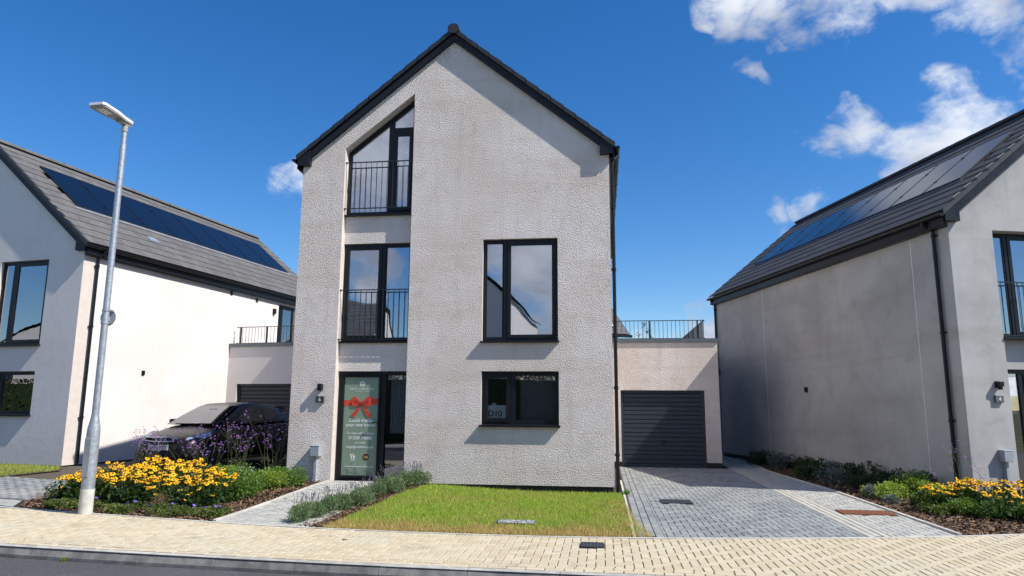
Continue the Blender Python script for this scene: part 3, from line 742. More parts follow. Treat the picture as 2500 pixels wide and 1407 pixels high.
    for sgn in (1, -1):
        X = (lambda d: W-d) if sgn > 0 else (lambda d: d)
        dw = W/2
        poly = [(X(-x_out+.04), zW+m*(-x_out+.04)), (X(dw), zW+m*dw), (X(dw), zW+m*dw+bt-.045), (X(-x_out+.04), zW+m*(-x_out+.04)+bt-.045)]
        MB().prism(poly, -.085, -.055, 'y').build('bargeboard', M['anthracite'], h_)
        MB().prism([(X(0), zW), (X(dw), zW+m*dw), (X(dw), zW+m*dw+.02), (X(0), zW+.02)], -.055, -.002, 'y').build('verge_soffit', M['anthracite'], h_)
        bx = MB().prism([(X(-x_out+.03), zW-.045), (X(.185), zW-.045), (X(.185), zW+m*.185+bt*.55), (X(-x_out+.03), zW+bt*.45)], -.115, -.0, 'y'); bx.build('box_end', M['anthracite'], h_)
        run = W/2+x_out; nC = 13; vr = MB(); vp = MB()
        for c in range(nC):
            d0 = -x_out+run*c/nC; d1 = -x_out+run*(c+1)/nC
            zt = lambda d: zE+m*(d+x_out)
            vr.prism([(X(d0-.012), zt(d0-.012)-.085), (X(d1), zt(d1)-.085), (X(d1), zt(d1)+.012), (X(d0-.012), zt(d0-.012)+.036)], -.135, -.112, 'y')
            vr.prism([(X(d0-.012), zt(d0-.012)+.028), (X(d1), zt(d1)+.008), (X(d1), zt(d1)+.014), (X(d0-.012), zt(d0-.012)+.038)], -.13, -.045, 'y')
            if verge_pale and sgn == verge_pale and 0 < c < 12: 
                vp.prism([(X(d0+.06), zt(d0+.06)+.034), (X(d1-.05), zt(d1-.05)+.02), (X(d1-.05), zt(d1-.05)+.028), (X(d0+.06), zt(d0+.06)+.042)], -.02, .02, 'y')
        vr.build('verge_cap', M['verge'], h_)
        if vp.v: vp.build('verge_strip', M['verge_pale'], h_)
        # fascia, gutter
        xw = W if sgn > 0 else 0; q = 1 if sgn > 0 else -1
        MB().box(xw+q*.002, xw+q*(x_out-.02), 0, D, zE-.30, zE-.26).build('soffit', M['anthracite'], h_)
        MB().box(xw+q*(x_out-.025), xw+q*(x_out-.005), -.08, D+.08, zE-.28, zE-.02).build('fascia', M['anthracite'], h_)
        g = MB(); cx = xw+q*(x_out+.05); cz = zE-.065
        arc = [(math.cos(a), math.sin(a)) for a in [math.pi+math.pi*k/8 for k in range(9)]]
        oa = [(cx+c_*.060, cz+s_*.066) for c_, s_ in arc]; ia = [(cx+c_*.053, cz+s_*.058) for c_, s_ in arc[::-1]]
        g.prism(oa+ia, -.13, D+.13, 'y')
        for yy in (-.13, D+.12): g.prism(oa, yy, yy+.01, 'y')
        y = .45
        while y < D:
            g.prism([(cx+c_*.066, cz+s_*.072) for c_, s_ in arc]+[(cx+c_*.060, cz+s_*.066) for c_, s_ in arc[::-1]], y, y+.035, 'y'); y += .95
        g.build('gutter', M['black'], h_)
    return h_, roof
def downpipe(parent, path, brackets, nrm=(1, 0), r=.034, name='downpipe'):
    mb = MB().tube(path, r, 10); 
    o = mb.build(name, M['black'], parent, True)
    x, y = path[-1][0], path[-1][1]
    for z in brackets:
        b = MB().tube([(x, y, z-.03), (x, y, z+.03)], r+.010, 10)
        b.box(x-.055 if nrm[1] else x-.01*0-.06*(nrm[0] > 0), x+.055 if nrm[1] else x+.06*(nrm[0] < 0), y-.06 if nrm[0] else y-.012, y+.06 if nrm[0] else y+.012, z-.008, z+.008)
        b.build('bracket', M['black'], o, True)
    return o

# ------------------------------------------------------------------ main house
WM, DM = 6.68, 10.8; MX = -6.47
RX0, RX1, RT0, RT1 = .95, 2.48, 7.10, 8.31
def fac_main(W, zW, ap):
    outer = [(0, 0), (RX0, 0), (RX0, RT0), (RX1, RT1), (RX1, 0), (W, 0), (W, zW), (W/2, ap), (0, zW)]
    return outer, [[(4.04, 2.84), (5.60, 2.84), (5.60, 4.97), (4.04, 4.97)], [(4.04, 1.16), (5.61, 1.16), (5.61, 2.225), (4.04, 2.225)]]
mh, mroof = gable_house('main_house', (MX, 0), 0, 'tall three storey pale roughcast house with steep dark gable roof', None, WM, DM, 6.925, 6.76, .811,
                        (M['roughcast'], M['reveal']), M['tile_dark'], fac_main, individual=(0, 0), x_out=.12)
# recess panels
for (z0, z1) in ((2.235, 2.855), (4.985, 5.60)):
    wallmesh('spandrel_panel', [(RX0, z0), (RX1, z0), (RX1, z1), (RX0, z1)], [], .17, .319, [M['roughcast_panel'], M['reveal']], mh)
MB().box(.985, 2.45, .33, .36, -.05, .0).build('threshold', M['silver'], mh)
# french window, middle floor
fwn = window(mh, RX0+.005, RX1-.005, 2.865, 4.975, .215, [(RX0+.05, 1.80, True), (1.88, RX1-.05, False)], sill=False, name='french_window')
MB().box(RX0+.002, RX1-.002, .10, .30, 2.825, 2.863).build('sill', M['anthracite'], fwn)
railing(mh, [(RX0+.012, .065), (RX1-.012, .065)], 2.885, 3.96, 12, low=2.885)
# top window: sloping head
tw = MB(); ya, yb2 = .215, .29
def zh(x): return RT0+(x-RX0)*(RT1-RT0)/(RX1-RX0)
tw.bbox(RX0+.004, RX1-.004, ya, yb2, 5.62, 5.70)
tw.prism([(RX0+.004, 5.70), (RX0+.075, 5.70), (RX0+.075, zh(RX0+.075)-.10), (RX0+.004, zh(RX0)-.02)], ya, yb2, 'y')
tw.prism([(RX1-.075, 5.70), (RX1-.004, 5.70), (RX1-.004, zh(RX1)-.02), (RX1-.075, zh(RX1-.075)-.10)], ya, yb2, 'y')
tw.prism([(RX0+.075, zh(RX0+.075)-.11), (RX1-.075, zh(RX1-.075)-.11), (RX1-.075, zh(RX1-.075)-.02), (RX0+.075, zh(RX0+.075)-.02)], ya+.002, yb2, 'y')
tw.prism([(1.86, 5.70), (1.98, 5.70), (1.98, zh(1.98)-.105), (1.86, zh(1.86)-.105)], ya+.001, yb2, 'y')
tw.bbox(1.98, RX1-.075, ya+.001, yb2, 7.50, 7.62)
two = tw.build('french_window', M['anthracite'], mh)
s = MB(); ring(s, 1.985, RX1-.08, 5.705, 7.495, ya-.012, ya+.05, .075); s.build('sash', M['anthracite'], two)
MB().box(2.06, RX1-.155, ya+.012, ya+.016, 5.78, 7.42).build('pane', M['glass'], two)
MB().prism([(RX0+.07, 5.695), (1.865, 5.695), (1.865, zh(1.865)-.10), (RX0+.07, zh(RX0+.07)-.10)], ya+.03, ya+.034, 'y').build('pane', M['glass'], two)
MB().prism([(1.975, 7.615), (RX1-.07, 7.615), (RX1-.07, zh(RX1-.07)-.10), (1.975, zh(1.975)-.10)], ya+.03, ya+.034, 'y').build('pane', M['glass'], two)
MB().box(RX0+.002, RX1-.002, .08, .3, 5.59, 5.618).build('sill', M['anthracite'], two)
railing(mh, [(RX0+.012, .06), (RX1-.012, .06)], 5.735, 6.80, 12, low=5.735)
bl = MB()
for k in range(9): bl.box(2.02+k*.045, 2.055+k*.045, .5, .505, 5.3, 7.5)
bl.build('vertical_blind', M['curtain'], mh)
MB().prism([(1.02, 5.5), (1.86, 5.5), (1.86, 7.75), (1.02, 7.1)], .40, .405, 'y').build('roller_blind', M['curtain'], mh)
# front door with sidelight
dr = MB(); ring(dr, RX0+.004, RX1-.004, .0, 2.23, .22, .30, .07, .05)
dr.bbox(1.88, 1.98, .222, .30, .05, 2.16)
door = dr.build('front_door', M['anthracite'], mh)
s = MB(); ring(s, RX0+.078, 1.874, .055, 2.155, .205, .27, .045); s.box(RX0+.123, 1.829, .245, .27, .10, 2.11); s.build('door_leaf', M['anthracite'], door)
MB().box(2.0, RX1-.08, .262, .266, .06, 2.15).build('sidelight_pane', M['glass_low'], door)
hd = MB(); hd.box(1.835, 1.868, .190, .206, 1.0, 1.25); hd.box(1.72, 1.86, .165, .185, 1.165, 1.185); hd.box(1.84, 1.86, .165, .2, 1.165, 1.185); hd.build('door_handle', M['black'], door)
MB().lathe([(.0, 0), (.012, 0), (.012, .006), (0, .006)], 10, Matrix.Translation((1.852, .19, 1.06)) @ Matrix.Rotation(math.pi/2, 4, 'X')).build('lock', M['chrome'], door)
window(mh, 4.045, 5.595, 2.845, 4.965, .075, [(4.09, 4.47, False), (4.55, 5.55, True)])
window(mh, 4.045, 5.605, 1.165, 2.22, .075, [(4.09, 4.62, True), (4.70, 5.56, False)], glass='glass_low')
cb = MB(); cb.box(4.80, 5.7, .34, .345, 1.0, 2.3); cb.build('roller_blind', M['blind'], mh)
cu = MB()
for k in range(7): cu.tube([(2.02+k*.05, .55, .95), (2.02+k*.05, .55, 2.2)], .022, 6)
cu.build('curtain', M['curtain'], mh)
dp = downpipe(mh, [(6.86, .22, 6.86), (6.86, .22, 6.76), (6.745, .12, 6.62), (6.745, .12, 6.52), (6.745, .12, .45), (6.745, .12, -.12)], (5.6, 4.3, 2.95, 1.9, .6), (1, 0), .036)

# ------------------------------------------------------------------ neighbours
def fac_left(W, zW, ap):
    outer = [(0, .1), (W, .1), (W, zW), (W/2, ap), (0, zW)]
    return outer, [[(4.05, 2.95), (5.60, 2.95), (5.60, 5.07), (4.05, 5.07)], [(4.04, 1.26), (5.56, 1.26), (5.56, 2.30), (4.04, 2.30)]]
lo = Vector((LHo.x-WM*math.cos(LHy), LHo.y-WM*math.sin(LHy), 0))
lh, lroof = gable_house('neighbour_house', lo, LHy, 'pale pink rendered house with solar panels, left of the tall house', None, WM, 11.1, 5.42, 5.27, .845,
                        (M['pink_render'], M['reveal']), M['tile'], fac_left, side_holes=[[(8.14, 2.95), (9.20, 2.95), (9.20, 5.05), (8.14, 5.05)]], individual=(0, 300),
                        solar=(.78, 10.5, 1.28, 2.78, 1), x_out=.14, zbase=.1)
window(lh, 4.055, 5.595, 2.955, 5.065, .075, [(4.10, 4.42, False), (4.52, 5.55, True)])
window(lh, 4.045, 5.555, 1.265, 2.295, .075, [(4.09, 4.40, True), (4.48, 5.51, False)])
MB().prism([(4.08, 4.10), (4.3, 4.4)][:0] or [(4.12, 2.9), (4.34, 2.9), (4.30, 5.1), (4.12, 5.1)], .5, .52, 'y').build('curtain', M['curtain'], lh)
# terrace door on the side wall (built facing -y, then turned)
td = window(lh, 0, 1.05, 0, 2.09, 0, [(.04, .22, False), (.29, 1.01, True)], sill=False, name='terrace_door', glass='glass_side')
td.location = (WM-.08, 8.145, 2.955); td.rotation_euler = (0, 0, math.pi/2)
downpipe(lh, [(WM+.19, .42, 5.30), (WM+.19, .42, 5.24), (WM+.06, .36, 5.13), (WM+.06, .36, 5.05), (WM+.06, .36, .12)], (4.9, 3.4, 1.2), (1, 0), .036)
for (y, z) in ((5.54, 5.04), (6.86, 5.0)): MB().bbox(-.05, .05, -.03, 0, -.06, .06).build('wall_vent', M['black'], lh, loc=(WM, y, z), rot=(0, 0, math.pi/2))
MB().bbox(-.05, .05, -.03, 0, -.06, .06).build('wall_vent', M['black'], lh, loc=(WM, 2.19, 2.35), rot=(0, 0, math.pi/2))
for y in (.82, 7.1): MB().box(WM+.0005, WM+.004, y, y+.012, .1, 5.1).build('movement_joint', M['white_plastic'], lh)
def solar(roof, W, side, ys, d0, d1, zE, m, x_out, n=8, strip=True):
    th = math.atan(m); z = lambda d: zE+m*(d+x_out); X = (lambda d: W-d) if side > 0 else (lambda d: d)
    wp = (ys[1]-ys[0])/n
    Yv = Vector((-math.cos(th) if side > 0 else math.cos(th), 0, math.sin(th))); Xv = Vector((0, 1 if side > 0 else -1, 0)); Zv = Xv.cross(Yv)
    L = (d1-d0)/math.cos(th)
    fr = MB(); w_ = wp-.02
    for (a, b, c, d) in ((-w_/2, w_/2, 0, .018), (-w_/2, w_/2, L-.018, L), (-w_/2, -w_/2+.014, .018, L-.018), (w_/2-.014, w_/2, .018, L-.018)): fr.box(a, b, c, d, .0, .052)
    fme = fr.mesh('panel_frame', M['solar_frame']); gme = MB().box(-w_/2+.014, w_/2-.014, .018, L-.018, .01, .046).mesh('solar_panel', M['solar'])
    cl = MB().box(-.03, .03, -.025, .025, .0, .062).mesh('clamp', M['black'])
    for k in range(n):
        y = ys[0]+wp*(k+.5); T = Matrix(((Xv.x, Yv.x, Zv.x, X(d0)), (Xv.y, Yv.y, Zv.y, y), (Xv.z, Yv.z, Zv.z, z(d0)+.012), (0, 0, 0, 1)))
        o = link('solar_panel', gme, roof); o.matrix_local = T
        o = link('panel_frame', fme, roof); o.matrix_local = T
        if k: 
            for q in (.25, .75):
                o = link('panel_clamp', cl, roof); o.matrix_local = T @ Matrix.Translation((-wp/2 if side > 0 else wp/2, L*q, 0))
    if strip:
        T = Matrix(((Xv.x, Yv.x, Zv.x, X(d0)), (Xv.y, Yv.y, Zv.y, (ys[0]+ys[1])/2), (Xv.z, Yv.z, Zv.z, z(d0)+.012), (0, 0, 0, 1)))
        h2 = (ys[1]-ys[0])/2
        o = MB().box(-h2-.08, h2+.08, -.10, -.004, .0, .022).build('flashing', M['silver'] if side > 0 else M['coping'], roof); o.matrix_local = T
solar(lroof, WM, 1, (.78, 10.5), 1.30, 2.76, 5.42, .845, .14)
vt = MB().box(-.16, .16, -.02, .20, .01, .05).build('roof_vent', M['silver'], lroof)
th = math.atan(.845); Yv = Vector((-math.cos(th), 0, math.sin(th))); Xv = Vector((0, 1, 0)); Zv = Xv.cross(Yv)
vt.matrix_local = Matrix(((Xv.x, Yv.x, Zv.x, WM-.72), (Xv.y, Yv.y, Zv.y, 2.92), (Xv.z, Yv.z, Zv.z, 5.42+.845*.86), (0, 0, 0, 1)))
def fac_right(W, zW, ap):
    outer = [(0, 0), (RX0, 0), (RX0, 5.02), (RX1, 5.02), (RX1, 0), (W, 0), (W, zW), (W/2, ap), (0, zW)]
    return outer, [[(4.05, 2.9), (5.60, 2.9), (5.60, 5.02), (4.05, 5.02)]]
rh, rroof = gable_house('neighbour_house', RHo, RHy, 'grey rendered house with solar panels, right of the tall house', None, WM, 11.1, 5.36, 5.20, .81,
                        (M['grey_render'], M['grey_render']), M['tile_dark'], fac_right, individual=(300, 0), solar=(.62, 9.9, .93, 2.46, -1), verge_pale=-1, x_out=.16, zbase=.02)
solar(rroof, WM, -1, (.62, 9.9), .95, 2.44, 5.36, .81, .16)
wallmesh('spandrel_panel', [(RX0, 2.29), (RX1, 2.29), (RX1, 2.86), (RX0, 2.86)], [], .17, .319, [M['grey_render'], M['grey_render']], rh)
fwr = window(rh, RX0+.005, RX1-.005, 2.91, 5.015, .215, [(RX0+.05, 1.36, False), (1.44, RX1-.05, True)], sill=False, name='french_window')
MB().box(RX0+.002, RX1-.002, -.03, .30, 2.862, 2.905).build('sill', M['anthracite'], fwr)
railing(rh, [(RX0+.012, .05), (RX1-.012, .05)], 2.96, 4.0, 12, low=2.93)
dr = MB(); ring(dr, RX0+.004, RX1-.004, .03, 2.28, .22, .30, .07, .05); dr.bbox(1.36, 1.46, .222, .30, .08, 2.21)
door2 = dr.build('front_door', M['anthracite'], rh)
MB().box(RX0+.07, 1.365, .25, .254, .08, 2.22).build('sidelight_pane', M['glass'], door2)
s = MB(); ring(s, 1.465, RX1-.075, .085, 2.205, .205, .27, .11); s.build('door_leaf', M['anthracite'], door2)
MB().box(1.57, RX1-.18, .24, .244, .18, 2.1).build('pane', M['glass'], door2)
MB().box(RX0+.02, 1.32, .24, .246, 1.78, 2.14).build('door_notice', M['white_plastic'], door2)
MB().box(RX0-.02, RX1+.02, -.02, .30, -.10, .028).build('threshold', M['silver'], rh)
window(rh, 4.055, 5.595, 2.905, 5.015, .075, [(4.10, 4.42, False), (4.52, 5.55, True)])
downpipe(rh, [(-.21, .42, 5.24), (-.21, .42, 5.18), (-.21, .42, 5.15), (-.06, .34, 5.06), (-.06, .34, 4.9), (-.06, .34, -.05)], (4.95, 3.0, 1.3), (-1, 0), .038)
downpipe(rh, [(-.21, 11.02, 5.24), (-.07, 11.02, 5.1), (-.06, 11.02, 4.9), (-.06, 11.02, -.05)], (4.9, 3.2, 1.3), (-1, 0), .038)
for y in (1.09, 7.66): MB().box(-.004, -.0005, y, y+.014, .03, 5.05).build('movement_joint', M['white_plastic'], rh)
MB().bbox(-.05, .05, -.05, 0, -.07, .07).build('wall_vent', M['black'], rh, loc=(0, 5.5, 2.0), rot=(0, 0, -math.pi/2))

# ------------------------------------------------------------------ garages
def garage(name, o, yaw, label, W, D, wm, dw0, dw1, z0, zd, rail_x, floor=-.14):
    g = empty(name, (o[0], o[1], 0), yaw, label, 'garage', 'garages between the houses')
    outer = [(0, z0), (dw0, z0), (dw0, zd), (dw1, zd), (dw1, z0), (W, z0), (W, 3.32), (0, 3.32)]
    wallmesh('wall', outer, [], 0, .25, [wm, M['reveal']], g)
    mb = MB(); mb.box(0, .2, .25, D, z0, 3.32); mb.box(W-.2, W, .25, D, z0, 3.32); mb.box(.2, W-.2, D-.2, D, z0, 3.32); mb.box(.2, W-.2, .25, D-.2, 3.0, 3.15); mb.build('side_wall', wm, g)
    MB().box(-.03, W+.035, -.04, D+.03, 3.322, 3.43).build('coping', M['coping'], g)
    dpc = MB(); dpc.box(.004, dw0-.002, -.012, .2, floor-.1, z0-.002); dpc.box(dw1+.002, W+.006, -.012, .2, floor-.1, z0-.002); dpc.box(W-.1, W+.006, .2, D, floor-.1, z0-.002); dpc.build('damp_course', M['dpc'], g)
    d = MB(); d.bbox(dw0+.003, dw0+.07, .09, .16, floor, zd-.003); d.bbox(dw1-.07, dw1-.003, .09, .16, floor, zd-.003); d.bbox(dw0+.07, dw1-.07, .09, .16, zd-.075, zd-.003); do = d.build('garage_door', M['garage_grey'], g)
    n = 17; zt = zd-.08; hh = (zt-floor)/n
    x0, x1 = dw0+.072, dw1-.072
    sl_ = MB().prism([(.018, 0), (.0, .010), (.0, hh-.026), (.012, hh-.016), (.022, hh-.006), (.022, hh), (.035, hh), (.035, 0)], x0, x1, 'x').mesh('door_slat', M['garage_grey'])
    for k in range(n): link('door_slat', sl_, do, (0, .115, floor+k*hh))
    hdl = MB(); cx = (dw0+dw1)/2; hdl.box(cx-.035, cx+.035, .098, .114, .50, .55); hdl.tube([(cx, .09, .52), (cx+.02, .075, .47)], .008, 6); hdl.box(cx-.01, cx+.01, .09, .114, .56, .63); hdl.build('door_handle', M['black'], do)
    MB().box(dw0-.01, dw1+.01, -.05, .12, floor-.02, floor+.012).build('threshold', M['edging'], g)
    (ra, rb) = rail_x
    r1 = railing(g, [(ra, .16), (rb, .16)], 3.44, 3.97, max(2, int((rb-ra)/.115)), 'terrace_railing', posts=(.05, .42, .93), drop=.0, low=3.44)
    railing(g, [(rb, .17), (rb, D-.2)], 3.44, 3.97, int((D-.4)/.115), 'terrace_railing', posts=(.2, .4, .6, .8), drop=.0, low=3.44)
    return g
g1 = garage('garage', (.212, 6.0), 0, 'roughcast garage with dark door and terrace, right of the tall house', 2.99, 6.4, M['roughcast'], .295, 2.60, .03, 1.985, (.05, 2.67), -.14)
lg = lw(.003, 5.64)
g2 = garage('garage', lg, LHy, 'smooth pink rendered garage with terrace railing behind the black car', 3.0, 6.0, M['pink_render'], .36, 2.62, .16, 2.16, (.14, 2.7), .02)

# ------------------------------------------------------------------ small fixtures
def wall_light(loc, yaw, label, square=False):
    e = empty('wall_light', loc, yaw, label, 'wall light', 'black wall lights beside the doors')
    MB().bbox(-.045, .045, -.03, -.001, -.06, .06).build('mount', M['black'], e)
    m = MB()
    if square: m.bbox(-.05, .05, -.12, -.031, -.04, .05); m.box(-.02, .03, -.10, -.05, -.10, -.041)
    else: m.bbox(-.042, .042, -.11, -.031, -.075, .065)
    m.build('lamp_housing', M['black'], e)
    MB().box(-.02, .02, -.08, -.05, -.0785 if not square else -.1035, -.0755 if not square else -.1005).build('lens', M['lamp_lens'], e)
    return e
wall_light((-5.81, -.001, 1.90), 0, 'small black wall light above the number 6 plaque', False)
def rwl(x, y, z): p = lw(x, y, RHo, RHy); return (p[0], p[1], z)
wall_light(rwl(.69, -.001, 1.99), RHy, 'small black wall light above the number 4 plaque on the grey house', True)
def plaque(loc, yaw, num, label, mat):
    e = empty('number_plaque', loc, yaw, label, 'house number', 'house number plaques')
    MB().bbox(-.085, .085, -.05, -.001, -.065, .065).build('plate', M[mat], e)
    text(num, .11, M['white'], e, (0, -.052, -.038))
    MB().lathe([(.0, 0), (.006, 0), (.006, .003), (0, .003)], 8, Matrix.Translation((-.068, -.0505, 0)) @ Matrix.Rotation(math.pi/2, 4, 'X')).build('screw', M['chrome'], e)
    MB().lathe([(.0, 0), (.006, 0), (.006, .003), (0, .003)], 8, Matrix.Translation((.068, -.0505, 0)) @ Matrix.Rotation(math.pi/2, 4, 'X')).build('screw', M['chrome'], e)
plaque((-5.81, -.001, 1.645), 0, '6', 'dark slate plaque with white number 6 left of the poster door', 'slate')
plaque(rwl(.68, -.001, 1.715), RHy, '4', 'grey slate plaque with white number 4 on the grey house', 'slate_grey')
def ubox(loc, yaw, label, z0):
    e = empty('utility_box', loc, yaw, label, 'utility box', 'grey cable boxes on posts')
    MB().bbox(-.095, .095, -.14, -.002, .50, .70, .008).build('box', M['utility'], e)
    MB().bbox(-.098, .098, -.145, -.002, .701, .715, .004).build('lid', M['utility'], e)
    p = MB(); p.bbox(-.032, .032, -.08, -.002, .05, .499, .006); p.build('conduit', M['utility'], e)
    MB().prism([(-.055, z0), (.055, z0), (.034, .049), (-.034, .049)], -.10, -.003, 'y').build('foot', M['utility'], e)
ubox((-5.83, 0, 0), 0, 'grey utility box on a square post against the roughcast wall beside the front path', -.03)
ubox(rwl(.66, 0, .06), RHy, 'pale grey utility box on a square post against the grey house wall', -.15)
p = lw(.0, 7.84)
e = empty('wall_light', (p[0], p[1], 4.76), LHy+math.pi/2, 'small black wall light beside the terrace door of the pink house', 'wall light')
MB().bbox(-.05, .05, -.09, -.001, -.08, .08).build('lamp_housing', M['black'], e); MB().box(-.02, .02, -.08, -.02, -.13, -.0805).build('lens', M['black'], e)
e = empty('wall_light', (3.202, 6.25, 2.5), math.pi/2, 'small black lamp on the far side wall of the roughcast garage', 'wall light')
MB().bbox(-.06, .06, -.09, -.001, -.09, .09).build('lamp_housing', M['black'], e); MB().box(-.03, .03, -.07, -.02, -.12, -.0905).build('lens', M['black'], e)

# poster on the door leaf
po = empty('sale_poster', (-5.005, .238, 0), 0, 'green sale poster with red bow and white lettering covering the front door', 'poster')
PW, PZ0, PZ1 = .385, .105, 2.125
MB().box(-PW, PW, 0, .006, PZ0, PZ1).build('sheet', M['poster'], po)
lp = MB()
for k in range(70):
    x = random.uniform(-PW+.03, PW-.03); z = PZ0+.02+abs(random.gauss(0, .09)); a = random.uniform(0, 3.1); l = random.uniform(.012, .03)
    if abs(x) < .14 and z > PZ0+.14: continue
    lp.add([(x-math.cos(a)*l, -.001, z-math.sin(a)*l), (x+math.sin(a)*l*.4, -.001, z-math.cos(a)*l*.4), (x+math.cos(a)*l, -.001, z+math.sin(a)*l), (x-math.sin(a)*l*.4, -.001, z+math.cos(a)*l*.4)], [(0, 1, 2, 3)])
o = lp.build('leaf_print', M['poster_dark'], po)
TX = lambda s, sz, z, b=0, mat='white', x=0, sp=1: text(s, sz, M[mat], po, (x, -.0022, z), bold=b, ext=.0006, space=sp)
TX('WEST CARCLAZE', .066, 1.845, .0, sp=1.02); TX('GARDEN VILLAGE, CORNWALL', .022, 1.812)
TX('Could this be', .095, 1.185, .0016); TX('your new home?', .095, 1.095, .0016)
TX('To view call Webbers', .066, .935, .0006); TX('01208 74888', .095, .83, .0008); TX('or email', .062, .745, .0004); TX('wcgv@webbers.co.uk', .066, .655, .0006)
TX('webbers', .034, .40, .0008, x=-.14); TX('westcarclaze-gardenvillage.co.uk', .046, .27, .0004)
lg_ = MB(); lg_.prism([(-.205, .535), (-.18, .535), (-.155, .455), (-.165, .43), (-.175, .43)], -.003, -.0015, 'y'); lg_.prism([(-.155, .535), (-.13, .535), (-.105, .43), (-.13, .43)], -.003, -.0015, 'y'); lg_.prism([(-.135, .43), (-.118, .43), (-.085, .50), (-.10, .51)], -.0042, -.0032, 'y'); lg_.build('logo', M['white'], po)
MB().prism([(-.098, .503), (-.083, .503), (-.07, .54), (-.09, .53)], -.0042, -.0032, 'y').build('logo_dot', M['ribbon'], po)
circ = lambda cx, cz, r, n=28: [(cx+r*math.cos(2*math.pi*k/n), cz+r*math.sin(2*math.pi*k/n)) for k in range(n)]
MB().prism(circ(.135, .475, .078), -.0022, -.001, 'y').build('badge', M['gold'], po); MB().prism(circ(.135, .475, .072), -.003, -.0023, 'y').build('badge_face', M['brown'], po)
text('100', .07, M['gold'], po, (.135, -.0034, .45), ext=.0005, bold=.002)
MB().prism(circ(0, 1.975, .056), -.0022, -.001, 'y').build('emblem', M['white'], po)
tr = MB()
for a in range(-3, 4): tr.prism([(-.003, 1.955), (.003, 1.955), (math.sin(a*.42)*.045+.006, 1.96+math.cos(a*.42)*.05), (math.sin(a*.42)*.045-.004, 1.962+math.cos(a*.42)*.05)], -.0031-.0002*abs(a), -.0024-.0002*abs(a), 'y')
tr.prism([(-.006, 1.925), (.006, 1.925), (.003, 1.96), (-.003, 1.96)], -.0049, -.0042, 'y'); tr.build('emblem_tree', M['poster'], po)
rb = MB(); rb.prism([(-PW, 1.51), (-.14, 1.53), (-.14, 1.635), (-PW, 1.635)], -.004, -.001, 'y'); rb.prism([(.14, 1.55), (PW, 1.545), (PW, 1.675), (.14, 1.665)], -.004, -.001, 'y'); rb.build('ribbon', M['ribbon'], po)
for sg in (-1, 1):
    MB().prism([(sg*.0, 1.575), (sg*.06, 1.64), (sg*.15, 1.715), (sg*.19, 1.70), (sg*.215, 1.60), (sg*.20, 1.52), (sg*.12, 1.50), (sg*.05, 1.545)], -.018, -.0045, 'y').build('bow_loop', M['ribbon'], po)
    MB().prism([(sg*.01, 1.575), (sg*.07, 1.615), (sg*.15, 1.635), (sg*.16, 1.60), (sg*.09, 1.575)], -.021, -.0182, 'y').build('bow_fold', M['ribbon_dark'], po)
    MB().prism([(sg*.01, 1.56), (sg*.07, 1.50), (sg*.13, 1.42), (sg*.235, 1.32), (sg*.19, 1.315), (sg*.165, 1.265), (sg*.09, 1.36), (sg*.04, 1.46)], -.012, -.0045, 'y').build('bow_tail', M['ribbon'], po)
MB().prism(circ(0, 1.575, .032, 12), -.03, -.0215, 'y').build('bow_knot', M['ribbon_dark'], po)
# D10 sheet in the lower window
ds = empty('window_sheet', (-2.13, .125, 1.275), 0, 'paper sheet with black D10 standing inside the lower window', 'paper sheet')
MB().box(-.19, .19, 0, .002, 0, .27).build('sheet', M['paper'], ds); text('D10', .165, M['ink'], ds, (-.03, -.0025, .05), ext=.0005, bold=.003)
MB().prism([(-.11, .271), (.0, .271), (-.02, .31), (-.05, .325), (-.09, .31)], 0, .03, 'y').build('clip', M['white_plastic'], ds)

# covers in the paving
def cover(name, x, y, w_, l, label, mat, cat, ribs=12, ang=0, frame=True):
    z = gh(x, y); e = empty(name, (x, y, z), ang, label, cat)
    f = MB(); t = .012
    for a in ((-w_/2, w_/2, -l/2, -l/2+t), (-w_/2, w_/2, l/2-t, l/2), (-w_/2, -w_/2+t, -l/2+t, l/2-t), (w_/2-t, w_/2, -l/2+t, l/2-t)): f.box(*a, -.04, .014)
    f.box(-w_/2+t, w_/2-t, -l/2+t, l/2-t, -.04, .005); f.build('frame', M[mat], e)
    rm = MB().box(-.5*(w_-2*t-.01)/ribs*.6, .5*(w_-2*t-.01)/ribs*.6, -l/2+t+.004, l/2-t-.004, .0055, .013).mesh('rib', M[mat])
    for k in range(ribs): link('rib', rm, e, (-w_/2+t+(w_-2*t)*(k+.5)/ribs, 0, 0))
    return e
cover('drain_cover', 1.25, -1.08, .54, .46, 'dark ribbed drain cover set in the grey driveway blocks', 'iron', 'drain cover', 12)
cover('drain_grate', 4.12, -1.89, .78, .44, 'rusty brown grate set in the pale path beside the right flower bed', 'rust', 'drain grate', 18)
cover('drain_cover', -.15, -5.22, .28, .28, 'small dark cover set in the tan pavement in front of the lawn', 'iron', 'drain cover', 6)
iv = cover('inspection_cover', -1.26, -3.72, .56, .30, 'mottled grey stone-filled cover sunk in the lawn', 'iron', 'inspection cover', 2)
sc = MB()
for k in range(260):
    x, y = random.uniform(-.26, .26), random.uniform(-.13, .13); s_ = random.uniform(.008, .016)
    sc.box(-s_, s_, -s_*.8, s_*.8, 0, s_, Matrix.Translation((x, y, .006)) @ Matrix.Rotation(random.random()*6, 4, 'Z') @ Matrix.Rotation(random.uniform(-.5, .5), 4, 'X'))
o = sc.build('stone_fill', M['stone_chips'], iv); o['kind'] = 'stuff'

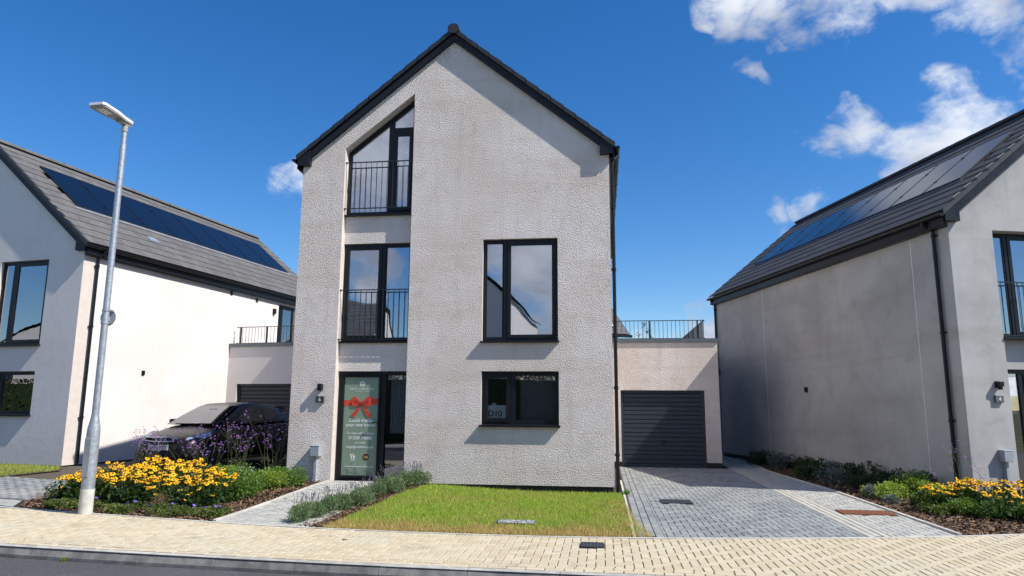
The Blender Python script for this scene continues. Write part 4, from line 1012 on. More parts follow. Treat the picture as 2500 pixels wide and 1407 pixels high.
# ------------------------------------------------------------------ street lamp
LX, LY = -7.80, -3.97; lz = gh(LX, LY)
sl_ = empty('street_lamp', (LX, LY, lz), 0, 'tall galvanised steel street lamp standing at the pavement edge by the yellow flowers', 'street lamp')
MB().lathe([(.098, -.05), (.098, .36)], 24).build('painted_foot', M['galv_base'], sl_, True)
MB().lathe([(.094, .361), (.094, 1.18), (.090, 1.26), (.060, 1.42), (.056, 1.47)], 24).build('base_column', M['galv'], sl_, True)
MB().bbox(-.055, .055, -.103, -.088, .55, 1.12, .004).build('access_door', M['galv'], sl_)
top = 6.146-lz-.03
MB().tube([(0, 0, 1.46), (0, 0, 3.5), (0, 0, top-.34)], [.053, .050, .047], 20).build('pole', M['galv'], sl_, True)
MB().lathe([(.040, top-.36), (.040, top-.13)], 16).build('upper_pole', M['galv'], sl_, True)
MB().lathe([(.048, top-.13), (.048, top+.01)], 16).build('spigot', M['lamp_under'], sl_, True)
# lantern points towards the road (away from the houses), tilted up a little
ld = Vector((-.05, -1, 0)).normalized(); an = math.atan2(ld.y, ld.x)
T = Matrix.Translation((0, 0, top+.03)) @ Matrix.Rotation(an, 4, 'Z') @ Matrix.Rotation(-.02, 4, 'Y')
lan = MB(); outl = [(-.09, -.07), (.10, -.085), (.30, -.13), (.62, -.15), (.66, -.12), (.66, .12), (.62, .15), (.30, .13), (.10, .085), (-.09, .07)]
lan.prism(outl, .012, .055, 'z', T); lan.build('lantern_top', M['white_plastic'], sl_)
lu = MB(); lu.prism([(x*.97, y*.95) for x, y in outl], -.012, .011, 'z', T); lu.prism([(-.07, -.05), (.16, -.05), (.16, .05), (-.07, .05)], -.05, -.0125, 'z', T); lu.build('lantern_body', M['lamp_under'], sl_)
MB().prism([(.36, -.07), (.58, -.08), (.58, .08), (.36, .07)], -.017, -.0125, 'z', T).build('lens', M['white_plastic'], sl_)
# round sign seen from behind, clamped to the pole
sgd = Vector((.0, 1, 0)).normalized(); zc = 3.0
rs = empty('road_sign', (LX-.035, LY+.105, lz+zc), math.atan2(sgd.y, sgd.x)-math.pi/2, 'small round grey sign seen from behind, clamped to the lamp post', 'road sign')
MB().prism(circ(0, 0, .135, 32), .0, .004, 'y').build('sign_plate', M['utility'], rs, loc=(0, 0, 0))
MB().box(-.03, .03, -.003, -.0005, -.05, .04).build('sticker', M['white'], rs)
for z in (-.10, .10): 
    b = MB().box(-.10, .10, -.022, -.001, z-.012, z+.012); b.build('channel', M['galv'], rs)
for z in (-.10, .10): MB().lathe([(.056, z-.012), (.060, z-.012), (.060, z+.012), (.056, z+.012)], 18, Matrix.Rotation(-rs.rotation_euler.z, 4, 'Z') @ Matrix.Translation((.035, -.105, 0))).build('clamp_band', M['galv'], rs)

# ------------------------------------------------------------------ car
def car(loc, yaw):
    c = empty('parked_car', loc, yaw, 'black three door hatchback parked nose out in front of the left garage', 'car')
    # local: x across, y 0 (nose) .. 4 (tail)
    S = [0, .05, .16, .36, .62, .9, 1.12, 1.4, 1.9, 2.4, 2.9, 3.3, 3.65, 3.88, 3.98, 4.0]
    zt = [.53, .63, .715, .775, .838, .90, .955, .985, .99, 1.0, 1.015, 1.03, 1.04, 1.02, .93, .70]
    wd = [.52, .63, .73, .80, .845, .86, .865, .87, .872, .872, .87, .865, .84, .79, .74, .70]
    zb = [.36, .24, .19, .17, .17, .17, .17, .18, .18, .18, .18, .18, .20, .24, .30, .40]
    mb = MB(); rows = []
    for s, z, w_, b in zip(S, zt, wd, zb):
        k = smst((s-.05)/1.0)
        pr = [(0, b), (w_*.8, b), (w_*.97, b+.08), (w_, b+(z-b)*.45), (w_*.985, b+(z-b)*.72), (w_*.94, z-.07), (w_*.83, z-.018), (w_*.45, z+.012), (0, z+.022)]
        rows.append([(-x, s, zz) for x, zz in pr[::-1]][:-1]+[(x, s, zz) for x, zz in pr][0:]+[])
    n = len(rows[0]); vs = [p for r in rows for p in r]
    fs = []
    for i in range(len(rows)-1):
        for k in range(n): fs.append((i*n+k, i*n+(k+1) % n, (i+1)*n+(k+1) % n, (i+1)*n+k))
    fs += [tuple(range(n)), tuple((len(rows)-1)*n+k for k in range(n-1, -1, -1))]
    mb.add(vs, fs); me = mb.mesh('tmp', M['carpaint'], True)
    tmp = bpy.data.objects.new('tmp', me); COL.objects.link(tmp)
    sb = tmp.modifiers.new('s', 'SUBSURF'); sb.levels = 1; sb.render_levels = 1
    cut = MB()
    for y in (.74, 3.24): cut.lathe([(.0, -1.2), (.345, -1.2), (.345, 1.2), (0, 1.2)], 28, Matrix.Translation((0, y, .33)) @ Matrix.Rotation(math.pi/2, 4, 'Y'))
    cme = cut.mesh('cut', M['rubber']); co = bpy.data.objects.new('cut', cme); COL.objects.link(co)
    inner = MB().box(-.60, .60, .2, 3.8, .0, .7).mesh('inner', M['rubber'])
    bo = tmp.modifiers.new('b', 'BOOLEAN'); bo.operation = 'DIFFERENCE'; bo.object = co; bo.solver = 'EXACT'
    dg = bpy.context.evaluated_depsgraph_get(); dg.update(); bme = bpy.data.meshes.new_from_object(tmp.evaluated_get(dg)); bpy.data.objects.remove(tmp); bpy.data.objects.remove(co)
    bme.polygons.foreach_set('use_smooth', [True]*len(bme.polygons)); bme.set_sharp_from_angle(angle=R(35)); bme.name = 'body'
    link('body', bme, c)
    inn = MB().box(-.60, .60, .38, 3.62, .22, .66); inn.build('underbody', M['rubber'], c)
    # greenhouse
    G = [(1.02, .975, .975, .77, .76), (1.40, .985, 1.185, .79, .71), (1.86, .99, 1.40, .80, .61), (2.10, .995, 1.462, .80, .575), (2.5, 1.005, 1.487, .80, .57), (3.0, 1.015, 1.465, .79, .56), (3.35, 1.03, 1.435, .775, .55), (3.64, 1.035, 1.385, .75, .55), (3.84, 1.02, 1.20, .72, .60), (3.95, .98, 1.0, .69, .66)]
    gv = []; gf = []
    for (s, z0, z1, w0, w1) in G:
        gv += [(-w0, s, z0), (-w1-(w0-w1)*.12, s, z0+(z1-z0)*.86), (-w1+.05, s, z1), (-w1*.5, s, z1+.012), (0, s, z1+.018), (w1*.5, s, z1+.012), (w1-.05, s, z1), (w1+(w0-w1)*.12, s, z0+(z1-z0)*.86), (w0, s, z0)]
    n = 9
    for i in range(len(G)-1):
        for k in range(n-1): gf.append((i*n+k, i*n+k+1, (i+1)*n+k+1, (i+1)*n+k))
    # leave the windscreen and side window openings to separate glass
    keep = []
    for f in gf:
        i = f[0]//n; k = f[0] % n
        if i in (0, 1) and 1 < k < 6: continue
        keep.append(f)
    MB().add(gv, keep).build('roof', M['carpaint'], c, True)
    P = lambda i, k: Vector(gv[i*n+k])
    wsv = [tuple(P(i, k)+Vector((0, -.006, .006))) for i in (0, 1, 2) for k in range(2, 7)]
    wf = [(i*5+k, i*5+k+1, (i+1)*5+k+1, (i+1)*5+k) for i in range(2) for k in range(4)]
    MB().add(wsv, wf).build('windscreen', M['carglass'], c, True)
    for sg in (1, -1):
        def side(s, t):       # point on side surface
            for (a, b) in zip(G[:-1], G[1:]):
                if a[0] <= s <= b[0]: break
            q = (s-a[0])/(b[0]-a[0]); z0, z1, w0, w1 = [a[j]+(b[j]-a[j])*q for j in (1, 2, 3, 4)]
            return (sg*(w0+(w1+(w0-w1)*.12-w0)*t/.86+.005), s, z0+(z1-z0)*t)
        for nm, pts in (('side_window', [(1.50, .08), (1.9, .09), (2.4, .09), (2.62, .09), (2.62, .80), (2.4, .80), (2.1, .79), (1.90, .72)]), ('quarter_window', [(2.70, .10), (3.1, .13), (3.5, .24), (3.32, .64), (3.05, .76), (2.70, .80)])):
            MB().add([side(*p) for p in pts], [tuple(range(len(pts)))]).build(nm, M['carglass_dark'], c)
        mi = MB().lathe([(.0, -.06), (.055, -.055), (.075, -.01), (.075, .04), (.05, .065), (0, .065)], 12, Matrix.Translation((sg*.93, 1.40, 1.03)) @ Matrix.Diagonal((1.25, .75, 1, 1))); mi.box(sg*.80, sg*.90, 1.36, 1.42, .98, 1.01); mi.build('wing_mirror', M['carpaint'], c, True)
        MB().add([(sg*.872, y, z) for y, z in ((1.42, .32), (1.425, .97), (1.432, .97), (1.427, .32))]+[(sg*.874, y, z) for y, z in ((2.655, .32), (2.66, .99), (2.667, .99), (2.662, .32))], [(0, 1, 2, 3), (4, 5, 6, 7)]).build('door_gap', M['rubber'], c)
        MB().box(sg*.868, sg*.888, 2.42, 2.58, .82, .845).build('door_handle', M['carpaint'], c)
        MB().box(sg*.86, sg*.885, 1.2, 2.85, .17, .215).build('side_skirt', M['black'], c)
        hl = MB(); hv = [(sg*.50, .118, .60), (sg*.64, .17, .60), (sg*.775, .33, .66), (sg*.835, .62, .77), (sg*.79, .62, .835), (sg*.70, .40, .79), (sg*.56, .17, .715)]
        hl.add([(x, y-.012, z) for x, y, z in hv]+[(x*.9, y+.1, z) for x, y, z in hv], [tuple(range(7))]+[(i, (i+1) % 7, (i+1) % 7+7, i+7) for i in range(7)]); hl.build('headlight', M['lamp_lens'], c, True)
        MB().lathe([(0, -.02), (.045, -.02), (.05, .01), (0, .01)], 14, Matrix.Translation((sg*.60, .095, .36)) @ Matrix.Rotation(math.pi/2, 4, 'X')).build('fog_light', M['lamp_lens'], c)
        for y in (.74, 3.24):
            T = Matrix.Translation((sg*.80, y, .305)) @ Matrix.Rotation(math.pi/2*sg, 4, 'Y')
            wh = MB().lathe([(.20, -.10), (.285, -.10), (.305, -.07), (.305, .04), (.285, .07), (.205, .072)], 30, T).build('wheel', M['rubber'], c, True)
            r_ = MB().lathe([(.0, .02), (.05, .062), (.055, .045), (.17, .028), (.2, .06), (.207, .073), (.207, .0), (0, .0)], 30, T)
            for k in range(7):
                a = k*2*math.pi/7; r_.box(-.016, .016, .04, .195, .034, .066, T @ Matrix.Rotation(a, 4, 'Z'))
            r_.build('rim', M['alloy'], wh, True)
    gr = MB(); gr.prism([(-.40, .655), (-.36, .715), (.36, .715), (.40, .655), (.30, .60), (-.30, .60)], -.012, .10, 'y'); gr.build('grille', M['black'], c)
    MB().tube([(-.41, .03, .695), (-.36, -.014, .722), (0, -.032, .728), (.36, -.014, .722), (.41, .03, .695)], .013, 8).build('chrome_bar', M['chrome'], c, True)
    MB().tube([(-.39, .01, .655), (-.2, -.03, .638), (0, -.04, .634), (.2, -.03, .638), (.39, .01, .655)], .015, 8).build('chrome_bar', M['chrome'], c, True)
    em = MB(); n2 = 20; 
    em.tube([(math.cos(2*math.pi*k/n2)*.052, -.058, .668+math.sin(2*math.pi*k/n2)*.052) for k in range(n2+1)], .007, 6, False); em.prism([(-.05, .672), (.0, .680), (-.005, .668), (.05, .664), (.0, .656), (.005, .667)], -.062, -.054, 'y'); em.build('emblem', M['chrome'], c, True)
    lgn = MB(); lgn.prism([(-.42, .30), (.42, .30), (.38, .44), (-.38, .44)], -.004, .16, 'y'); lgn.build('lower_intake', M['black'], c)
    for z in (.33, .37, .41): MB().box(-.38, .38, -.012, -.003, z-.006, z+.006).build('intake_bar', M['rubber'], c)
    pl = MB().box(-.26, .26, -.050, -.040, .455, .565).build('number_plate', M['plate'], c); text('EA13 VZT', .105, M['ink'], pl, (0, -.0515, .475), ext=.0008, bold=.002, name='plate_lettering')
    MB().box(-.24, .24, -.04, .05, .46, .56).build('plate_mount', M['carpaint'], c)
    MB().tube([(-.5, 1.0, .99), (-.1, .98, 1.0), (.55, 1.02, 1.0)], .012, 6).build('wiper', M['black'], c)
    sp = MB(); sp.prism([(3.42, 1.405), (3.82, 1.36), (3.85, 1.325), (3.5, 1.35)], -.56, .56, 'x'); sp.build('spoiler', M['carpaint'], c)
    MB().tube([(.0, 3.2, 1.45), (.05, 3.42, 1.82)], .004, 5).build('aerial', M['black'], c)
    MB().box(-.12, .10, 1.66, 1.68, 1.28, 1.34).build('rear_view_mirror', M['black'], c)
    sb = MB(); sb.bbox(-.58, -.12, 2.0, 2.12, .6, 1.12); sb.bbox(.12, .58, 2.0, 2.12, .6, 1.12); sb.bbox(-.46, -.24, 2.02, 2.1, 1.14, 1.30); sb.bbox(.24, .46, 2.02, 2.1, 1.14, 1.30); sb.build('seat', M['rubber'], c)
    MB().add([(-.74, 1.05, .97), (.74, 1.05, .97), (.72, 1.7, .985), (-.72, 1.7, .985)], [(0, 1, 2, 3)]).build('dashboard', M['rubber'], c)
car((-9.68, .55, gh(-9.6, 1.0)+.0), LHy)
# pallets beside the car
pp = lw(1.5, .8)
for k, (a, off, tz) in enumerate(((.25, 0, .0), (.25, .18, .0))):
    e = empty('wooden_pallet', (pp[0]+off*.3, pp[1]+off+.1, gh(*pp)), LHy+.15, ('wooden pallet leaning on the pink wall left of the black car, front one', 'wooden pallet leaning on the pink wall behind the front pallet')[k], 'pallet', 'pallets leaning beside the car')
    T = Matrix.Rotation(-.35, 4, 'X'); sm_ = MB().box(-.04, .04, 0, .018, 0, .36, T).mesh('slat', M['wood']); cr_ = MB().box(-.30, .30, .019, .07, -.03, .03, T).mesh('crosspiece', M['wood'])
    for q in range(6): link('slat', sm_, e, (-.26+q*.104, 0, 0))
    for z in (.05, .18, .31): link('crosspiece', cr_, e, (0, z*math.sin(.35), z*math.cos(.35)))

# ------------------------------------------------------------------ vegetation
def quads(C, A, B):                                             # centres, half axes -> quads
    n = len(C); V = np.empty((n, 4, 3)); V[:, 0] = C-A; V[:, 1] = C-B; V[:, 2] = C+A; V[:, 3] = C+B
    return V.reshape(-1, 3), np.arange(n*4).reshape(n, 4)
def unit(v): return v/np.maximum(1e-9, np.linalg.norm(v, axis=1, keepdims=True))
def leaves(C, N, l, w_, up=.3):
    """leaf quads at C with outward hint N"""
    n = len(C); d = unit(N*1.0+rng.normal(0, .55, (n, 3))+np.array([0, 0, up])); s = unit(np.cross(d, rng.normal(0, 1, (n, 3)))); L = l*(.65+.7*rng.random((n, 1)))
    V = np.empty((n, 4, 3)); V[:, 0] = C; V[:, 1] = C+d*L*.5+s*w_*L/l*.5; V[:, 2] = C+d*L; V[:, 3] = C+d*L*.5-s*w_*L/l*.5
    V[:, 2, 2] -= L[:, 0]*.18
    return V.reshape(-1, 3), np.arange(n*4).reshape(n, 4)
def dome(n, rx, ry, h_, lumps=5, inner=.35):
    """points in a lumpy dome, normals"""
    L = rng.normal(0, .38, (lumps, 3))*[rx, ry, 0]+[0, 0, 0]; L[:, 2] = h_*(.35+.3*rng.random(lumps)); rr = .45+.25*rng.random(lumps)
    k = rng.integers(0, lumps, n); d = unit(rng.normal(0, 1, (n, 3))); rad = (inner+(1-inner)*rng.random((n, 1))**.5)
    P = L[k]+d*rad*np.array([rx, ry, h_*.75])*rr[k][:, None]; P[:, 2] = np.where(P[:, 2] < .01, .01+rng.random(n)*h_*.3, P[:, 2])
    return P, d
def plant(name, x, y, label, cat, group=None, z=None): return empty(name, (x, y, (gh(x, y) if z is None else z)-.02), random.random()*6.28, label, cat, group)
def stems_np(base, tip, r, nseg=1):
    n = len(base); s = unit(np.cross(tip-base, rng.normal(0, 1, (n, 3))))*r; t = unit(np.cross(tip-base, s))*r
    V = np.empty((n, 6, 3))
    for i, o in enumerate((s, -s*.5+t*.87, -s*.5-t*.87)): V[:, i] = base+o; V[:, i+3] = tip+o*.6
    V = V.reshape(-1, 3); b = (np.arange(n)*6)[:, None]
    F = np.concatenate([b+np.array([0, 1, 4, 3]), b+np.array([1, 2, 5, 4]), b+np.array([2, 0, 3, 5])]); return V, F
def join(parts):
    Vs, Fs, Ms = [], [], []; o = 0
    for V, F, m in parts: Vs.append(V); Fs.append(F+o); Ms.append(np.full(len(F), m)); o += len(V)
    return np.vstack(Vs), np.vstack(Fs), np.concatenate(Ms)
# flower heads
def rud_head():
    m = MB(); n = 11
    for k in range(n):
        a = 2*math.pi*k/n+random.uniform(-.08, .08); T = Matrix.Rotation(a, 4, 'Z'); dr_ = random.uniform(-.014, .002); l = random.uniform(.036, .042)
        m.add([(.008, -.004, 0), (.024, -.0095, .001), (l, -.003, dr_), (l, .003, dr_), (.024, .0095, .001), (.008, .004, 0)], [(0, 1, 4, 5), (1, 2, 3, 4)], T)
    m.cur = 1; m.lathe([(.011, -.002), (.0115, .006), (.007, .012), (.001, .013)], 7); m.cur = 0
    return m.mesh('flower_head', [M['rud_petal'], M['rud_cone']], fixn=False)
RUD = [rud_head() for _ in range(4)]
def rudbeckia(x, y, r, h_, nf, label, group):
    e = plant('rudbeckia_clump', x, y, label, 'flower clump', group); n = int(1500*(r/.35)**2)
    P, d = dome(n, r, r, h_*.80, 7, .2); V1, F1 = leaves(P, d, .075, .03, .2)
    low = rng.normal(0, r*.45, (260, 3)); low[:, 2] = rng.random(260)*h_*.4; V2, F2 = leaves(low, unit(low+[0, 0, .2]), .12, .05, .1)
    nf2 = int(nf*1.95); a = rng.random(nf2)*6.283; q = np.sqrt(rng.random(nf2))*r*1.05; hx, hy = q*np.cos(a), q*np.sin(a)
    hz = h_*(1.0-.20*(q/r)**2)+rng.normal(0, .035, nf2); hz = np.where(rng.random(nf2) < .13, hz-.12-.1*rng.random(nf2), hz)
    tip = np.stack([hx, hy, hz-.005], 1); base = tip*[.55, .55, 0]; V3, F3 = stems_np(base, tip, .003)
    V, F, mi = join([(V1, F1, 0), (V2, F2, 0), (V3, F3, 1)]); me = npmesh('foliage', V, F, [M['rud_leaf'], M['stem']], mi); o = link('foliage', me, e); o['kind'] = 'stuff'
    for i in range(nf2):
        tilt = random.gauss(.35, .3); az = random.gauss(-1.2-e.rotation_euler.z, .9)
        o = link('flower_head', random.choice(RUD), e); s_ = random.uniform(1.0, 1.3)
        o.matrix_local = Matrix.Translation(tip[i]) @ Matrix.Rotation(az, 4, 'Z') @ Matrix.Rotation(tilt, 4, 'Y') @ Matrix.Scale(s_, 4)
def shrub(name, x, y, r, h_, mat, label, cat='shrub', group=None, n=1500, l=.04, w_=.02, z=None, flowers=None):
    e = plant(name, x, y, label, cat, group, z); n = int(n*(r/.3)**2); P, d = dome(n, r, r, h_, 6, .3); V, F = leaves(P, d, l, w_, .35)
    st = rng.normal(0, r*.4, (24, 3)); st[:, 2] = h_*(.4+.5*rng.random(24)); V3, F3 = stems_np(st*[.2, .2, 0], st, .004)
    V, F, mi = join([(V, F, 0), (V3, F3, 1)])
    o = link('foliage', npmesh('foliage', V, F, [M[mat], M['bark']], mi), e); o['kind'] = 'stuff'
    if flowers:
        fm, nf = flowers
        for i in range(nf):
            a = random.random()*6.28; q = r*.8*math.sqrt(random.random()); link('flower', fm, e, (q*math.cos(a), q*math.sin(a), h_*(.95-.2*(q/r)**2)+.02), (random.gauss(.3, .3), random.gauss(0, .3), a))
    return e
def five_petal(mat, r=.02):
    m = MB()
    for k in range(5): m.add([(0, 0, 0), (r*.6, -r*.45, .003), (r, 0, .004), (r*.6, r*.45, .003)], [(0, 1, 2, 3)], Matrix.Rotation(k*2*math.pi/5, 4, 'Z'))
    return m.mesh('flower', M[mat], fixn=False)
GER = five_petal('ger', .030); WHT = five_petal('white_flower', .014)
def verb_head():
    P, d = dome(46, .019, .019, .022, 3, .5); V, F = leaves(P, d, .011, .007, .4); return npmesh('flower_cluster', V, F, M['verb'])
VH = [verb_head() for _ in range(3)]
def verbena(x, y, h_, n, label, group, z=None):
    e = plant('verbena_plant', x, y, label, 'flowering plant', group, z); parts = []; tips = []
    for i in range(n):
        b = np.array([random.gauss(0, .05), random.gauss(0, .05), 0]); lean = np.array([random.gauss(0, .24), random.gauss(0, .24), 1.0]); hh = h_*random.uniform(.6, 1.18)
        p1 = b+lean*hh*.6; p2 = b+lean*hh+np.array([random.gauss(0, .03), random.gauss(0, .03), 0])
        parts.append((b, p1, .0042)); parts.append((p1, p2, .003)); tips.append(p2)
        for s in (-1, 1):
            az = random.random()*6.28
            for tt in (.62, .80):
                if random.random() < .35: continue
                o = b+lean*hh*tt; dv = np.array([math.cos(az)*s, math.sin(az)*s, random.uniform(.9, 1.6)]); dv = dv/np.linalg.norm(dv); q = o+dv*random.uniform(.10, .24)
                parts.append((o, q, .0024)); tips.append(q)
                if random.random() < .5: q2 = q+np.array([random.gauss(0, .03), random.gauss(0, .03), .05]); parts.append((q, q2, .002)); tips.append(q2)
                az += 1.5
    Vs = []
    for a, b, r_ in parts: Vs.append(stems_np(np.array([a]), np.array([b]), r_))
    V, F, mi = join([(v, f, 0) for v, f in Vs])
    lo_ = rng.normal(0, .10, (90, 3)); lo_[:, 2] = rng.random(90)*h_*.35; V2, F2 = leaves(lo_, unit(rng.normal(0, 1, (90, 3))), .08, .012, .4)
    V, F, mi = join([(V, F, 0), (V2, F2, 0)])
    tag(link('stems', npmesh('stems', V, F, M['verb_stem']), e), kind='stuff')
    for t_ in tips:
        for q in range(random.choice((1, 1, 1, 2))):
            o = link('flower_cluster', random.choice(VH), e, (t_[0]+random.gauss(0, .013)*(q > 0), t_[1]+random.gauss(0, .013)*(q > 0), t_[2]+random.gauss(0, .008)*(q > 0)), (0, 0, random.random()*6)); s_ = random.uniform(.55, 1.0); o.scale = (s_, s_, s_)
def lavender(x, y, r, h_, label, group):
    e = plant('lavender_bush', x, y, label, 'lavender', group)
    n = 1700; P, d = dome(n, r*1.05, r*1.05, h_*.95, 5, .25); Vl, Fl = leaves(P, d*.6, .065, .010, 1.1)
    m = 34; a = rng.random(m)*6.283; sp = np.abs(rng.normal(0, .38, m)); d2 = unit(np.stack([np.cos(a)*sp, np.sin(a)*sp, np.ones(m)], 1)); b2 = np.stack([np.cos(a)*sp*r*.8, np.sin(a)*sp*r*.8, np.full(m, h_*.4)], 1); tp = b2+d2*(h_*(.75+.45*rng.random((m, 1))))
    V2, F2 = stems_np(b2, tp, .0014); V3, F3 = stems_np(tp-d2*.012, tp+d2*.032, .0055)
    V, F, mi = join([(Vl, Fl, 0), (V2, F2, 0), (V3, F3, 1)])
    o = link('foliage', npmesh('foliage', V, F, [M['lav_leaf'], M['lav_spike']], mi), e); o['kind'] = 'stuff'
def grass_tuft(x, y, r, h_, mat, label, cat='grass tuft', group=None, n=500):
    e = plant('grass_tuft', x, y, label, cat, group); a = rng.random(n)*6.283; sp = rng.random(n)*.9; d = unit(np.stack([np.cos(a)*sp, np.sin(a)*sp, np.ones(n)], 1))
    base = np.stack([np.cos(a)*sp*r*.5, np.sin(a)*sp*r*.5, np.zeros(n)], 1); L = h_*(.5+.6*rng.random((n, 1))); s = unit(np.cross(d, rng.normal(0, 1, (n, 3))))*.004
    V = np.empty((n, 4, 3)); V[:, 0] = base-s; V[:, 1] = base+s; V[:, 2] = base+d*L+s*.2; V[:, 3] = base+d*L-s*.2
    o = link('blades', npmesh('blades', V.reshape(-1, 3), np.arange(n*4).reshape(n, 4), M[mat]), e); o['kind'] = 'stuff'

# lawn
LAWN = [(-3.86, yb(-3.86)+.05), (-2.5, yb(-2.5)+.03), (-.9, yb(-.9)+.03), (.62, yb(.6)+.03), (.44, -3.0), (.36, -1.5), (.34, -.03), (-3.42, -.03), (-3.62, -1.0), (-3.72, -2.6)]
tag(patch(LAWN, -.015, .4).build('lawn_soil', M['earth']), kind='structure')
def lawn(P, n, name, label, dryf, hh=.045):
    xy = randin(P, n); gap = (np.abs(xy[:, 0]+1.26) < .27) & (np.abs(xy[:, 1]+3.74) < .13); xy = xy[~gap]; n = len(xy); xy = xy+rng.normal(0, .012, xy.shape); z = gha(xy[:, 0], xy[:, 1])-.015
    a = rng.random(n)*6.283; L = hh*(.5+.75*rng.random(n))*np.where(rng.random(n) < .07, 1.7, 1); b = np.stack([xy[:, 0], xy[:, 1], z], 1); s = np.stack([np.cos(a), np.sin(a), np.zeros(n)], 1)*.0035
    d = np.stack([rng.normal(0, .35, n), rng.normal(0, .35, n), np.ones(n)], 1); V = np.empty((n, 3, 3)); V[:, 0] = b-s; V[:, 1] = b+s; V[:, 2] = b+d*L[:, None]
    dr_ = np.repeat(dryf(xy), 3); o = link(name, npmesh(name, V.reshape(-1, 3), np.arange(n*3).reshape(n, 3), M['grass'], None, ('dry', dr_))); tag(o, label, 'grass', kind='stuff')
ybv = np.vectorize(yb)
def dry1(xy):
    e1 = xy[:, 1]-ybv(xy[:, 0]); e2 = (.36+np.clip((-3.2-xy[:, 1])*.17, 0, .3))-xy[:, 0]
    wob = .12*np.sin(xy[:, 0]*5.1)+.09*np.sin(xy[:, 0]*13+xy[:, 1]*7)
    f = np.clip(1.45-(e1+wob)/.72, 0, 1)*1.0; g_ = np.clip(1-(e2+wob)/.6, 0, 1)*.8*np.clip((-.4-xy[:, 1])/1.0, 0, 1)
    blob = .9*np.exp(-(((xy[:, 0]-.28)**2+(xy[:, 1]+3.75)**2)/.06)); ring_ = .5*np.exp(-(((xy[:, 0]+1.26)**2/.16+(xy[:, 1]+3.72)**2/.05)))
    base = .12+.22*np.sin(xy[:, 0]*2.1+1)*np.sin(xy[:, 1]*2.7)
    return np.clip(np.maximum.reduce([f, g_, blob, ring_, base])+rng.normal(0, .16, len(xy)), 0, 1)
lawn(LAWN, 105000, 'lawn', 'green mown lawn with a dry straw coloured front edge, before the tall house', dry1)
LL = [(-18, .0), (-12.2, -.85), (-11.75, .12), (-12.4, 1.05), lw(-4, -.02)]
tag(patch([(-18, -.1), (-12.1, -.95), (-11.7, .15), (-12.4, 1.1), (-18, 2.0)], .004, .4).build('lawn_soil', M['earth']), kind='structure')
lawn([(-18, -.05), (-12.15, -.9), (-11.75, .14), (-12.4, 1.05), (-18, 1.9)], 26000, 'lawn', 'narrow lawn strip in front of the pink house', lambda xy: np.clip(.25+rng.normal(0, .15, len(xy)), 0, 1), .06)
# bark mulch
def mulch(P, n, label, name='bark_mulch'):
    xy = randin(P, n); z = gha(xy[:, 0], xy[:, 1])-.03+rng.random(n)*.03; C = np.stack([xy[:, 0], xy[:, 1], z], 1); a = rng.random(n)*6.283
    A = np.stack([np.cos(a), np.sin(a), rng.normal(0, .35, n)], 1)*(.012+.025*rng.random((n, 1))); B = np.stack([-np.sin(a), np.cos(a), rng.normal(0, .5, n)], 1)*(.005+.007*rng.random((n, 1)))
    V = np.empty((n, 4, 3)); V[:, 0] = C-A-B; V[:, 1] = C+A-B*.7; V[:, 2] = C+A*.9+B; V[:, 3] = C-A*.8+B
    tag(link(name, npmesh(name, V.reshape(-1, 3), np.arange(n*4).reshape(n, 4), M['mulch'])), label, 'mulch', kind='stuff')
LBED = [(-9.25, yb(-9.25)+.03), (-7.4, yb(-7.4)+.03), (-5.58, yb(-5.58)+.05), (-5.58, -.04), (-6.5, -.02), (-6.5, 2.2), (-9.0, 1.0), (-10.3, -1.9)]
mulch(LBED, 26000, 'brown bark mulch in the bed left of the front path')
mulch([(-4.22, yb(-4.22)+.05), (-3.88, yb(-3.88)+.05), (-3.74, -2.6), (-3.64, -1.0), (-3.44, -.05), (-3.95, -.05), (-4.05, -1.5), (-4.12, -3.2)], 7000, 'brown bark mulch strip between lavender and lawn')
RBED = [(4.68, yb(4.68)+.05), (6.5, yb(6.5)+.05), (9.4, yb(9.4)+.05), (9.2, .9), (6.8, .1), lw(-.05, 4, RHo, RHy), lw(-.05, 9.5, RHo, RHy), (4.3, 6.0), (4.32, 5.2), (4.6, 1.2)]
mulch(RBED, 30000, 'brown bark mulch in the bed before the grey house')
# rudbeckia drifts
GR = 'yellow coneflower clumps in the left bed'
spots = [(-8.95, -2.75, .30, .44, 18), (-8.45, -2.95, .32, .46, 24), (-8.75, -2.1, .33, .50, 22), (-8.15, -2.3, .35, .54, 30), (-7.75, -2.95, .33, .47, 26), (-7.45, -2.2, .34, .54, 28), (-7.15, -3.0, .33, .45, 26), (-6.85, -2.35, .33, .50, 26), (-6.55, -3.0, .28, .42, 20), (-8.3, -1.5, .33, .54, 24), (-7.6, -1.6, .33, .54, 24), (-6.45, -2.5, .27, .46, 18)]
for i, (x, y, r, h_, nf) in enumerate(spots):
    pos = ('leftmost, by the drive edge', 'front row just left of the lamp post', 'back left, near the driveway', 'behind the lamp post', 'front row right of the lamp post', 'middle of the drift', 'front row beside the dry brown seedheads', 'right of centre, before the purple stems', 'right front corner, over the violet flowers', 'back row nearest the pallets', 'back row in front of the car', 'right end beside the green shrub')[i]
    rudbeckia(x, y, r, h_, nf, 'clump of yellow coneflowers, '+pos, GR)
GR2 = 'yellow coneflower clumps in the right bed'
for i, (x, y, r, h_, nf) in enumerate([(5.45, -1.35, .26, .40, 13), (5.95, -1.2, .30, .48, 24), (6.5, -1.3, .32, .50, 26), (6.15, -1.95, .30, .40, 12), (7.0, -1.7, .34, .52, 24)]):
    rudbeckia(x, y, r, h_, nf, 'clump of yellow coneflowers before the grey house, '+('nearest the path', 'below the purple stems', 'in front of the utility box', 'low front one at the pavement', 'at the right edge')[i], GR2)
